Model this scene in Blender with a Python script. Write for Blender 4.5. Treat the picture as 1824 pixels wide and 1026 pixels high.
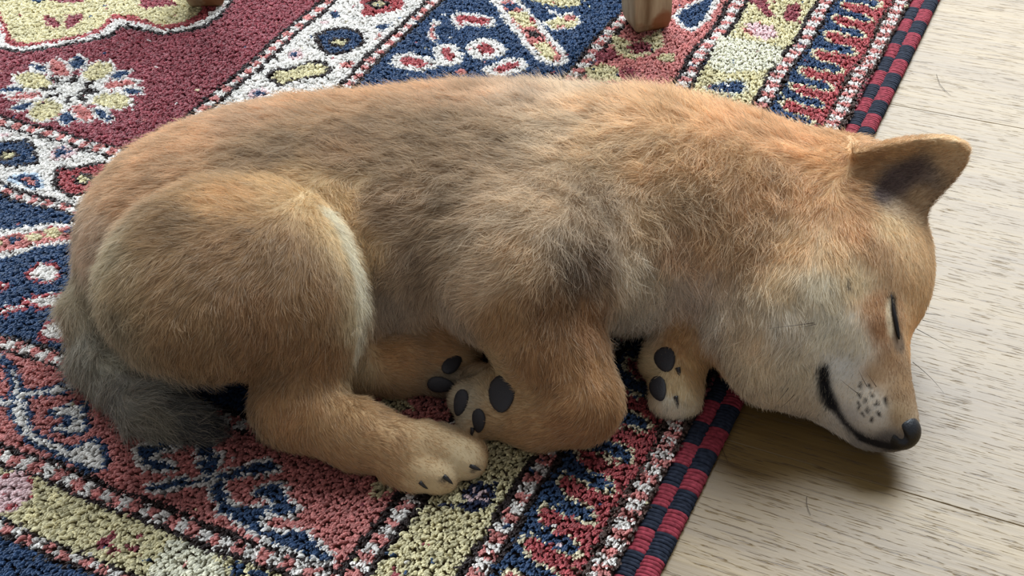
import bpy, math
import numpy as np
from mathutils import Matrix, Vector

for o in list(bpy.data.objects):
    bpy.data.objects.remove(o, do_unlink=True)
S = bpy.context.scene
COL = S.collection
rng = np.random.default_rng(7)

# ------------------------------------------------------------------ camera
cam_d = bpy.data.cameras.new('camera')
cam = bpy.data.objects.new('camera', cam_d)
COL.objects.link(cam)
cam_d.sensor_width = 36.0
cam_d.lens = 36.0 * 2368.0 / 1824.0
cam_d.clip_start = 0.02
RT = Vector((0.99712, -0.04828, -0.0585))
FW = Vector((0.0, 0.77128, -0.6365))
UP = RT.cross(FW)
cam.matrix_world = Matrix(((RT.x, UP.x, -FW.x, 0.0),
                           (RT.y, UP.y, -FW.y, -0.57846),
                           (RT.z, UP.z, -FW.z, 0.47738),
                           (0, 0, 0, 1)))
S.camera = cam

# ------------------------------------------------------------------ light and exposure
S.view_settings.view_transform = 'Standard'
S.view_settings.look = 'None'
S.view_settings.gamma = 1.0
S.view_settings.use_curve_mapping = False
S.view_settings.exposure = 0.0
world = bpy.data.worlds.new('room_light')
S.world = world
world.use_nodes = True
bg = world.node_tree.nodes['Background']
bg.inputs['Color'].default_value = (0.93, 0.96, 1.0, 1)
bg.inputs['Strength'].default_value = 0.35

def area(name, loc, target, sx, sy, power, col):
    d = bpy.data.lights.new(name, 'AREA')
    d.shape = 'RECTANGLE'; d.size = sx; d.size_y = sy; d.energy = power; d.color = col
    o = bpy.data.objects.new(name, d); COL.objects.link(o)
    o.location = loc
    o.rotation_euler = (Vector(target) - Vector(loc)).to_track_quat('-Z', 'Y').to_euler()
    return o
# tall window of the room, beyond and to the right of the rug
area('window_daylight', (0.80, 2.75, 2.95), (0.0, 0.0, 0.05), 4.2, 2.6, 735.0, (0.84, 0.93, 1.0))

# ------------------------------------------------------------------ helpers
def s2l(c):
    c = np.asarray(c, float) / 255.0
    return np.where(c <= 0.04045, c / 12.92, ((c + 0.055) / 1.055) ** 2.4)

def tag(o, label=None, cat=None, group=None, kind=None):
    if label: o['label'] = label
    if cat: o['category'] = cat
    if group: o['group'] = group
    if kind: o['kind'] = kind
    return o

def empty(name, loc):
    o = bpy.data.objects.new(name, None); COL.objects.link(o)
    o.location = loc; o.empty_display_size = 0.05
    return o

def link(o, parent=None):
    COL.objects.link(o)
    if parent is not None:
        o.parent = parent
        o.matrix_parent_inverse = Matrix.Translation(parent.location).inverted() if parent.type == 'EMPTY' else Matrix()
    return o

def mesh_obj(name, verts, faces, mat, parent=None, smooth=True):
    me = bpy.data.meshes.new(name)
    me.from_pydata([tuple(v) for v in verts], [], [tuple(f) for f in faces])
    if smooth:
        me.polygons.foreach_set('use_smooth', [True] * len(me.polygons))
    me.materials.append(mat); me.update()
    return link(bpy.data.objects.new(name, me), parent)

def hair_obj(name, pts, rad, cols, mat, parent=None):
    """pts (n,k,3) metres, rad (n,k), cols (n,3) linear"""
    n, k, _ = pts.shape
    cu = bpy.data.hair_curves.new(name)
    cu.add_curves([k] * n)
    cu.attributes['position'].data.foreach_set('vector', pts.astype(np.float32).ravel())
    a = cu.attributes.get('radius') or cu.attributes.new('radius', 'FLOAT', 'POINT')
    a.data.foreach_set('value', rad.astype(np.float32).ravel())
    a = cu.attributes.new('tint', 'FLOAT_COLOR', 'CURVE')
    c4 = np.ones((n, 4), np.float32); c4[:, :3] = cols
    a.data.foreach_set('color', c4.ravel())
    cu.materials.append(mat)
    return link(bpy.data.objects.new(name, cu), parent)

def new_mat(name):
    m = bpy.data.materials.new(name); m.use_nodes = True
    nt = m.node_tree
    return m, nt, nt.nodes['Principled BSDF']

def N(nt, typ, **kw):
    n = nt.nodes.new(typ)
    for k, v in kw.items():
        setattr(n, k, v)
    return n

def plain(name, col, rough=0.6, spec=0.4, coat=0.0):
    m, nt, b = new_mat(name)
    b.inputs['Base Color'].default_value = (*s2l(col), 1)
    b.inputs['Roughness'].default_value = rough
    b.inputs['Specular IOR Level'].default_value = spec
    b.inputs['Coat Weight'].default_value = coat
    return m

def fibre_mat(name, rough, spec, transl, sheen=0.0, root=0.75):
    m, nt, b = new_mat(name)
    at_ = N(nt, 'ShaderNodeAttribute', attribute_name='tint')
    hi = N(nt, 'ShaderNodeHairInfo')
    mr = N(nt, 'ShaderNodeMapRange')
    mr.inputs['To Min'].default_value = root; mr.inputs['To Max'].default_value = 1.08
    nt.links.new(hi.outputs['Intercept'], mr.inputs['Value'])
    vm = N(nt, 'ShaderNodeVectorMath', operation='SCALE')
    nt.links.new(at_.outputs['Color'], vm.inputs[0]); nt.links.new(mr.outputs['Result'], vm.inputs['Scale'])
    nt.links.new(vm.outputs[0], b.inputs['Base Color'])
    b.inputs['Roughness'].default_value = rough
    b.inputs['Specular IOR Level'].default_value = spec
    b.inputs['Sheen Weight'].default_value = sheen
    tr = N(nt, 'ShaderNodeBsdfTranslucent'); nt.links.new(vm.outputs[0], tr.inputs['Color'])
    mx = N(nt, 'ShaderNodeMixShader'); mx.inputs[0].default_value = transl
    nt.links.new(b.outputs[0], mx.inputs[1]); nt.links.new(tr.outputs[0], mx.inputs[2])
    nt.links.new(mx.outputs[0], nt.nodes['Material Output'].inputs['Surface'])
    return m

# ------------------------------------------------------------------ rug frame: u = mm inward from the long edge, v = mm along it
RO = np.array([0.32377, 0.28333]); DU = np.array([-0.87798, 0.47869]); DV = np.array([-0.47869, -0.87798])
ROT = math.atan2(DV[1], DV[0])
def rug_xy(u, v):
    return RO + (np.asarray(u)[..., None] * DU + np.asarray(v)[..., None] * DV) / 1000.0

# ------------------------------------------------------------------ floor: oak planks running across the rug's length
def wood_mat():
    m, nt, b = new_mat('pale_oak')
    tc = N(nt, 'ShaderNodeTexCoord')
    oi = N(nt, 'ShaderNodeObjectInfo')
    addv = N(nt, 'ShaderNodeVectorMath', operation='MULTIPLY_ADD')
    cmb = N(nt, 'ShaderNodeCombineXYZ')
    for k in ('X', 'Y', 'Z'): nt.links.new(oi.outputs['Random'], cmb.inputs[k])
    addv.inputs[1].default_value = (9, 7, 3)
    nt.links.new(cmb.outputs[0], addv.inputs[0]); nt.links.new(tc.outputs['Object'], addv.inputs[2])
    def stretched(sx, sy, scale, detail, rough=0.6):
        mp = N(nt, 'ShaderNodeMapping'); mp.inputs['Scale'].default_value = (sx, sy, 1)
        nt.links.new(addv.outputs[0], mp.inputs['Vector'])
        nz = N(nt, 'ShaderNodeTexNoise'); nz.inputs['Scale'].default_value = scale
        nz.inputs['Detail'].default_value = detail; nz.inputs['Roughness'].default_value = rough
        nt.links.new(mp.outputs[0], nz.inputs['Vector'])
        return nz
    big = stretched(3, 22, 1.6, 3)
    mid = stretched(12, 330, 1.2, 4)
    pore = stretched(56, 1000, 1.0, 2, 0.6)
    r1 = N(nt, 'ShaderNodeValToRGB')
    r1.color_ramp.elements[0].position = 0.3; r1.color_ramp.elements[0].color = (*s2l((104, 80, 41)), 1)
    r1.color_ramp.elements[1].position = 0.72; r1.color_ramp.elements[1].color = (*s2l((126, 102, 58)), 1)
    nt.links.new(big.outputs['Fac'], r1.inputs['Fac'])
    r2 = N(nt, 'ShaderNodeValToRGB')
    r2.color_ramp.elements[0].position = 0.32; r2.color_ramp.elements[0].color = (0.85, 0.82, 0.77, 1)
    r2.color_ramp.elements[1].position = 0.62; r2.color_ramp.elements[1].color = (1.06, 1.05, 1.03, 1)
    nt.links.new(mid.outputs['Fac'], r2.inputs['Fac'])
    mu = N(nt, 'ShaderNodeVectorMath', operation='MULTIPLY')
    nt.links.new(r1.outputs['Color'], mu.inputs[0]); nt.links.new(r2.outputs['Color'], mu.inputs[1])
    r3 = N(nt, 'ShaderNodeValToRGB')
    r3.color_ramp.elements[0].position = 0.34; r3.color_ramp.elements[0].color = (0.62, 0.56, 0.49, 1)
    r3.color_ramp.elements[1].position = 0.40; r3.color_ramp.elements[1].color = (1, 1, 1, 1)
    nt.links.new(pore.outputs['Fac'], r3.inputs['Fac'])
    mu2 = N(nt, 'ShaderNodeVectorMath', operation='MULTIPLY')
    nt.links.new(mu.outputs[0], mu2.inputs[0]); nt.links.new(r3.outputs['Color'], mu2.inputs[1])
    nt.links.new(mu2.outputs[0], b.inputs['Base Color'])
    b.inputs['Roughness'].default_value = 0.5
    b.inputs['Specular IOR Level'].default_value = 0.55
    sm = N(nt, 'ShaderNodeMath', operation='MULTIPLY_ADD'); sm.inputs[1].default_value = 0.5
    nt.links.new(mid.outputs['Fac'], sm.inputs[0]); nt.links.new(r3.outputs['Color'], sm.inputs[2])
    bp = N(nt, 'ShaderNodeBump'); bp.inputs['Strength'].default_value = 0.8; bp.inputs['Distance'].default_value = 0.0007
    nt.links.new(sm.outputs[0], bp.inputs['Height']); nt.links.new(bp.outputs[0], b.inputs['Normal'])
    return m
OAK = wood_mat()
floor = mesh_obj('floor', [(-1.6, -1.3, -0.016), (1.6, -1.3, -0.016), (1.6, 1.7, -0.016), (-1.6, 1.7, -0.016)], [(0, 1, 2, 3)], plain('subfloor', (90, 76, 60), 0.9))
tag(floor, 'pale oak plank floor beside and under the patterned rug', 'floor', kind='structure')
PW = 329.0
def plank_mesh(L, W, T, bev=0.0003):
    x, y = L / 2, W / 2
    v = []
    for (a, bb, z) in ((0, 0, -T), (0, 0, -bev), (bev, bev, 0)):
        v += [(-x + a, -y + bb, z), (x - a, -y + bb, z), (x - a, y - bb, z), (-x + a, y - bb, z)]
    f = [(8, 9, 10, 11)]
    for k in (0, 4):
        for i in range(4):
            j = (i + 1) % 4
            f.append((k + i, k + j, k + 4 + j, k + 4 + i))
    me = bpy.data.meshes.new('plank'); me.from_pydata(v, [], f); me.materials.append(OAK); me.update()
    return me
PM = plank_mesh(1.2, (PW - 0.12) / 1000, 0.014)
for r in range(-2, 4):
    off = (r * 470) % 1200
    for c in range(-1, 2):
        u = 330 + off - 600 + c * 1200.6
        if u < -1200 or u > 1500: continue
        v = 140.5 + (r + 0.5) * PW
        q = rug_xy(u, v)
        o = bpy.data.objects.new('plank', PM)
        link(o, floor)
        o.location = (q[0], q[1], 0.0); o.rotation_euler = (0, 0, ROT + math.pi / 2)

# ------------------------------------------------------------------ signed-distance modelling of the puppy (mm)
PR = []
def ell(c, r, rotz=0, rotx=0, roty=0, k=14): PR.append(('e', np.array(c, float), np.array(r, float), (rotx, roty, rotz), k, 'add'))
def cone(a, b, ra, rb, k=10, fl=1.0): PR.append(('c', np.array(a, float), np.array(b, float), ra, rb, k, fl, 'add'))
def groove(a, b, ra, rb, k=2): PR.append(('c', np.array(a, float), np.array(b, float), ra, rb, k, 1.0, 'cut'))
def rotm(rx, ry, rz):
    return np.array(Matrix.Rotation(math.radians(rz), 3, 'Z') @ Matrix.Rotation(math.radians(ry), 3, 'Y') @ Matrix.Rotation(math.radians(rx), 3, 'X'))
def d_ell(P, c, r, rot):
    q = (P - c) @ rotm(*rot)
    k0 = np.sqrt(((q / r) ** 2).sum(-1)); k1 = np.sqrt(((q / (r * r)) ** 2).sum(-1)) + 1e-9
    return k0 * (k0 - 1) / k1
def d_cone(P, a, b, ra, rb):
    q = P - a; ab = b - a
    t = np.clip(q @ ab / (ab @ ab), 0, 1)
    return np.sqrt(((q - t[..., None] * ab) ** 2).sum(-1)) - (ra + (rb - ra) * t)
def smin(a, b, k):
    h = np.clip(k - np.abs(a - b), 0, None) / k
    return np.minimum(a, b) - h * h * k * .25
def field(prims, lo, hi, h):
    n = ((hi - lo) / h).astype(int) + 1
    ax = [lo[i] + h * np.arange(n[i]) for i in range(3)]
    D = np.full(n, 60., np.float32)
    for p in prims:
        if p[0] == 'e':
            ext = np.abs(rotm(*p[3])) @ p[2]; k = p[4]; mn, mx = p[1] - ext, p[1] + ext
        elif p[0] == 'c':
            k = p[5]; m_ = max(p[3], p[4]); mn, mx = np.minimum(p[1], p[2]) - m_, np.maximum(p[1], p[2]) + m_
        else:
            mn, mx, k = p[2], p[3], p[4]
        pad = k + 6
        i0 = np.clip(((mn - pad - lo) / h).astype(int), 0, n - 1); i1 = np.clip(((mx + pad - lo) / h).astype(int) + 2, 1, n)
        sl = tuple(slice(i0[i], i1[i]) for i in range(3))
        P = np.stack(np.meshgrid(*[ax[i][sl[i]] for i in range(3)], indexing='ij'), -1)
        d = d_ell(P, p[1], p[2], p[3]) if p[0] == 'e' else d_cone(P, *p[1:5]) if p[0] == 'c' else p[1](P)
        D[sl] = -smin(-D[sl], d, k) if p[-1] == 'cut' else smin(D[sl], d, k)
    return D, ax

def surface_nets(D, lo, h):
    s = D < 0
    nx, ny, nz = D.shape
    cnt = np.zeros((nx - 1, ny - 1, nz - 1), np.int8)
    for a in (0, 1):
        for b in (0, 1):
            for c in (0, 1):
                cnt += s[a:nx - 1 + a, b:ny - 1 + b, c:nz - 1 + c]
    I = np.argwhere((cnt > 0) & (cnt < 8))
    idx = -np.ones(cnt.shape, np.int64); idx[tuple(I.T)] = np.arange(len(I))
    acc = np.zeros((len(I), 3)); num = np.zeros(len(I))
    offs = [np.array(o) for o in np.ndindex(2, 2, 2)]
    for a in offs:
        for axis in range(3):
            if a[axis]: continue
            b = a.copy(); b[axis] = 1
            da = D[tuple((I + a).T)]; db = D[tuple((I + b).T)]
            m_ = (da < 0) != (db < 0)
            t = da[m_] / (da[m_] - db[m_])
            acc[m_] += a + t[:, None] * (b - a); num[m_] += 1
    V_ = lo + h * (I + acc / num[:, None])
    F_ = []
    for axis in range(3):
        o1, o2 = (axis + 1) % 3, (axis + 2) % 3
        sl0 = [slice(None)] * 3; sl1 = [slice(None)] * 3
        sl0[axis] = slice(0, -1); sl1[axis] = slice(1, None)
        E = np.argwhere(s[tuple(sl0)] != s[tuple(sl1)])
        E = E[(E[:, o1] > 0) & (E[:, o2] > 0) & (E[:, o1] < D.shape[o1] - 1) & (E[:, o2] < D.shape[o2] - 1)]
        flip = s[tuple(E.T)]
        q = []
        for (d1, d2) in ((1, 1), (0, 1), (0, 0), (1, 0)):
            e = E.copy(); e[:, o1] -= d1; e[:, o2] -= d2
            q.append(idx[tuple(e.T)])
        q = np.stack(q, 1)
        q[~flip] = q[~flip][:, ::-1]
        F_.append(q)
    return V_, np.concatenate(F_)

# trunk
ell((30.0,2.9,53.0),(118,78,47),rotz=-8,k=20)
ell((-49.3,18.3,52.0),(120,84,47),rotz=-4,k=25)
ell((-135.7,15.3,52.0),(86,78,47),rotz=8,k=25)
ell((-171.0,4.7,46.0),(56,60,42),rotz=25,k=20)
ell((75.4,-34.6,47.0),(54,45,37),rotz=-10,k=18)
ell((-44.3,-8.3,40.0),(90,60,38),rotz=0,k=18)
# neck
cone((78.0,-2.3,56.0),(146.7,-35.6,52.0),50,44,k=25)
ell((114.4,-19.4,54.0),(80,53,43),rotz=-18,k=20)
# shoulder
ell((18.2,-45.0,66.0),(54,58,35),rotz=-20,k=14)
ell((-1.5,-64.8,62.0),(32,38,31),rotz=0,k=14)
# thigh (upper hind leg)
ell((-142.0,-54.3,69.0),(60,64,38),rotz=-8,k=3)
ell((-106.6,-55.8,65.0),(31,54,34),rotz=5,k=14)
# shank, hock, foot
cone((-97.9,-70.8,51.0),(-109.8,-107.9,29.0),27,18,k=12)
cone((-110.9,-109.1,23.0),(-78.8,-125.8,19.0),16,14,k=10)
cone((-78.8,-125.8,19.0),(-55.8,-135.2,17.0),14,12.5,k=8)
cone((-59.5,-140.5,14.5),(-41.2,-148.8,10.5),9.5,8.2,k=1.5)
cone((-47.7,-133.3,18.0),(-28.1,-141.2,13.0),10,8.8,k=1.5)
cone((-40.0,-127.8,13.0),(-25.0,-134.5,9.0),7.5,6.5,k=2)
cone((-63.3,-139.6,10.0),(-51.5,-148.0,8.5),7.5,6.8,k=2)
# tail
cone((-210.0,-0.2,40.0),(-225.8,-22.2,24.0),19,13,k=8)
cone((-225.8,-22.2,24.0),(-218.8,-51.3,13.0),13,12,k=8)
cone((-218.8,-51.3,13.0),(-187.0,-90.7,12.5),12,11.5,k=8)
cone((-187.0,-90.7,12.5),(-158.5,-105.7,11.0),11.5,6,k=8)
# front leg (upper)
cone((8.5,-62.8,63.0),(15.7,-99.9,43.0),31,23.5,k=12)
cone((15.7,-99.9,43.0),(26.9,-121.2,29.0),23.5,19.5,k=10)
cone((26.8,-120.9,25.0),(7.9,-120.1,19.0),18,15.5,k=8)
cone((8.4,-120.2,19.0),(-11.8,-112.4,18.0),15.5,14,k=6)
cone((-13.0,-111.4,21.0),(-26.3,-106.7,19.0),9.5,8,k=3)
cone((-12.1,-115.1,15.0),(-23.1,-115.9,13.0),9.5,8,k=3)
cone((-11.3,-99.5,19.0),(-20.5,-93.2,17.0),9.5,8,k=3)
# under front leg
cone((85.7,-65.5,28.0),(81.8,-85.4,20.0),13.5,12.5,k=6)
cone((81.8,-85.4,20.0),(77.4,-101.0,15.0),12.5,11.5,k=6)
cone((78.3,-83.7,20.0),(70.7,-91.4,19.0),9.5,8.5,k=3)
cone((77.4,-97.0,15.0),(73.3,-110.3,12.0),10,8.5,k=3)
cone((82.5,-91.3,13.0),(79.8,-110.2,10.0),9,8,k=3)
# under hind leg
cone((-91.8,-77.3,22.0),(-57.9,-76.0,18.0),15,14,k=6)
cone((-57.9,-76.0,18.0),(-30.7,-71.5,15.0),14,10.5,k=6)
cone((-52.2,-80.6,17.0),(-35.4,-84.9,13.0),10,8,k=3)
# head
ell((170.3,-50.4,52.0),(40,48,41),rotz=-8,k=18)
ell((144.3,-76.1,46.0),(44,48,39),rotz=-20,k=18)
ell((178.9,-72.7,50.0),(25,34,31),rotz=-5,k=14)
cone((164.8,-107.7,42.0),(169.7,-138.9,23.0),22,13.5,k=10)
cone((169.7,-138.9,23.0),(174.2,-146.3,18.0),13,9.5,k=8)
ell((175.7,-22.3,72.0),(30,24,20),rotz=-15,k=14)
ell((129.7,-96.7,34.0),(30,36,28),k=12)
cone((141.5,-107.8,28.0),(164.5,-137.9,12.0),23,9.5,k=10)
groove((-110.6,-19.5,101.0),(-85.6,-34.7,97.0),3,4,k=5)
groove((-85.6,-34.7,97.0),(-71.2,-53.7,82.0),4,6,k=5)
groove((-71.2,-53.7,82.0),(-65.1,-70.4,62.0),6,7,k=5)
groove((-65.1,-70.4,62.0),(-65.5,-83.6,44.0),7,7,k=5)
groove((-47.6,-149.3,31.0),(-40.3,-152.5,26.0),1.5,3.2,k=2)
groove((-40.3,-152.5,26.0),(-31.9,-155.1,18.0),3.2,4.6,k=2)
groove((-49.1,-156.1,21.0),(-43.5,-157.3,14.0),1.5,2.4,k=2)
groove((-33.4,-142.5,26.0),(-24.4,-146.4,20.0),1.2,2.0,k=2)
groove((143.7,-125.0,40.0),(142.7,-135.2,37.0),1.5,2.0,k=4)
groove((142.7,-135.2,37.0),(146.9,-143.3,28.0),2.0,1.2,k=4)
EAR_A=(180.0,-50.1,86.0); EAR_B=(224.6,-47.9,106.0)
def ear(P):
    A,B=np.array(EAR_A),np.array(EAR_B)
    ax=B-A; L=np.linalg.norm(ax); ax=ax/L
    nrm=np.array([.25,-1.12,.54]); nrm=nrm-ax*(nrm@ax); nrm/=np.linalg.norm(nrm)
    ac=np.cross(nrm,ax)
    q=P-A; s=q@ax/L; t=q@ac; w=q@nrm
    sc=np.clip(s,-.3,1)
    hw=21.0*np.clip(1-sc,0,None)**.62*(1+.15*sc)+1.5
    w0=(t*t)*(.020-.006*sc)-7*(1-sc)
    return np.maximum(np.maximum(np.abs(w-w0)*.75-2.0,(np.abs(t)-hw)*.9),np.maximum((s-1)*L,(-.06+.08*np.clip(t/18,0,1)-s)*L))
PR.append(('f',ear,np.minimum(EAR_A,EAR_B)-32,np.maximum(EAR_A,EAR_B)+32,9,'body'))


LO = np.array([-285., -185., -4.]); HI = np.array([265., 140., 132.])
HB = 1.8
D, AX = field(PR, LO, HI, HB)
# lie on the ground: rug pile under the body, bare floor under the head
gx = (AX[0][:, None] / 1000 - RO[0]) * DU[0] + (AX[1][None, :] / 1000 - RO[1]) * DU[1]
ground = np.where(gx > -0.003, 6.4, 0.7)
D = np.maximum(D, (ground[:, :, None] - AX[2][None, None, :])).astype(np.float32)
D -= 1.3
D = np.maximum(D, (ground[:, :, None] - AX[2][None, None, :])).astype(np.float32)
BV, BF = surface_nets(D, LO, HB)
# light smoothing of the grid steps
E1 = np.concatenate([BF[:, [0, 1]], BF[:, [1, 2]], BF[:, [2, 3]], BF[:, [3, 0]]])
for it in range(2):
    acc = np.zeros_like(BV); num = np.zeros(len(BV))
    for a, b in ((0, 1), (1, 0)):
        for c in range(3): acc[:, c] += np.bincount(E1[:, a], BV[E1[:, b], c], len(BV))
        num += np.bincount(E1[:, a], minlength=len(BV))
    BV = BV * .5 + .5 * acc / num[:, None]

def sample_D(P):
    q = (P - LO) / HB; i = np.floor(q).astype(int)
    i = np.clip(i, 0, np.array(D.shape) - 2); f = np.clip(q - i, 0, 1)
    r = 0
    for a in (0, 1):
        for b in (0, 1):
            for c in (0, 1):
                r = r + (f[:, 0] if a else 1 - f[:, 0]) * (f[:, 1] if b else 1 - f[:, 1]) * (f[:, 2] if c else 1 - f[:, 2]) * D[i[:, 0] + a, i[:, 1] + b, i[:, 2] + c]
    return r

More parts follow.
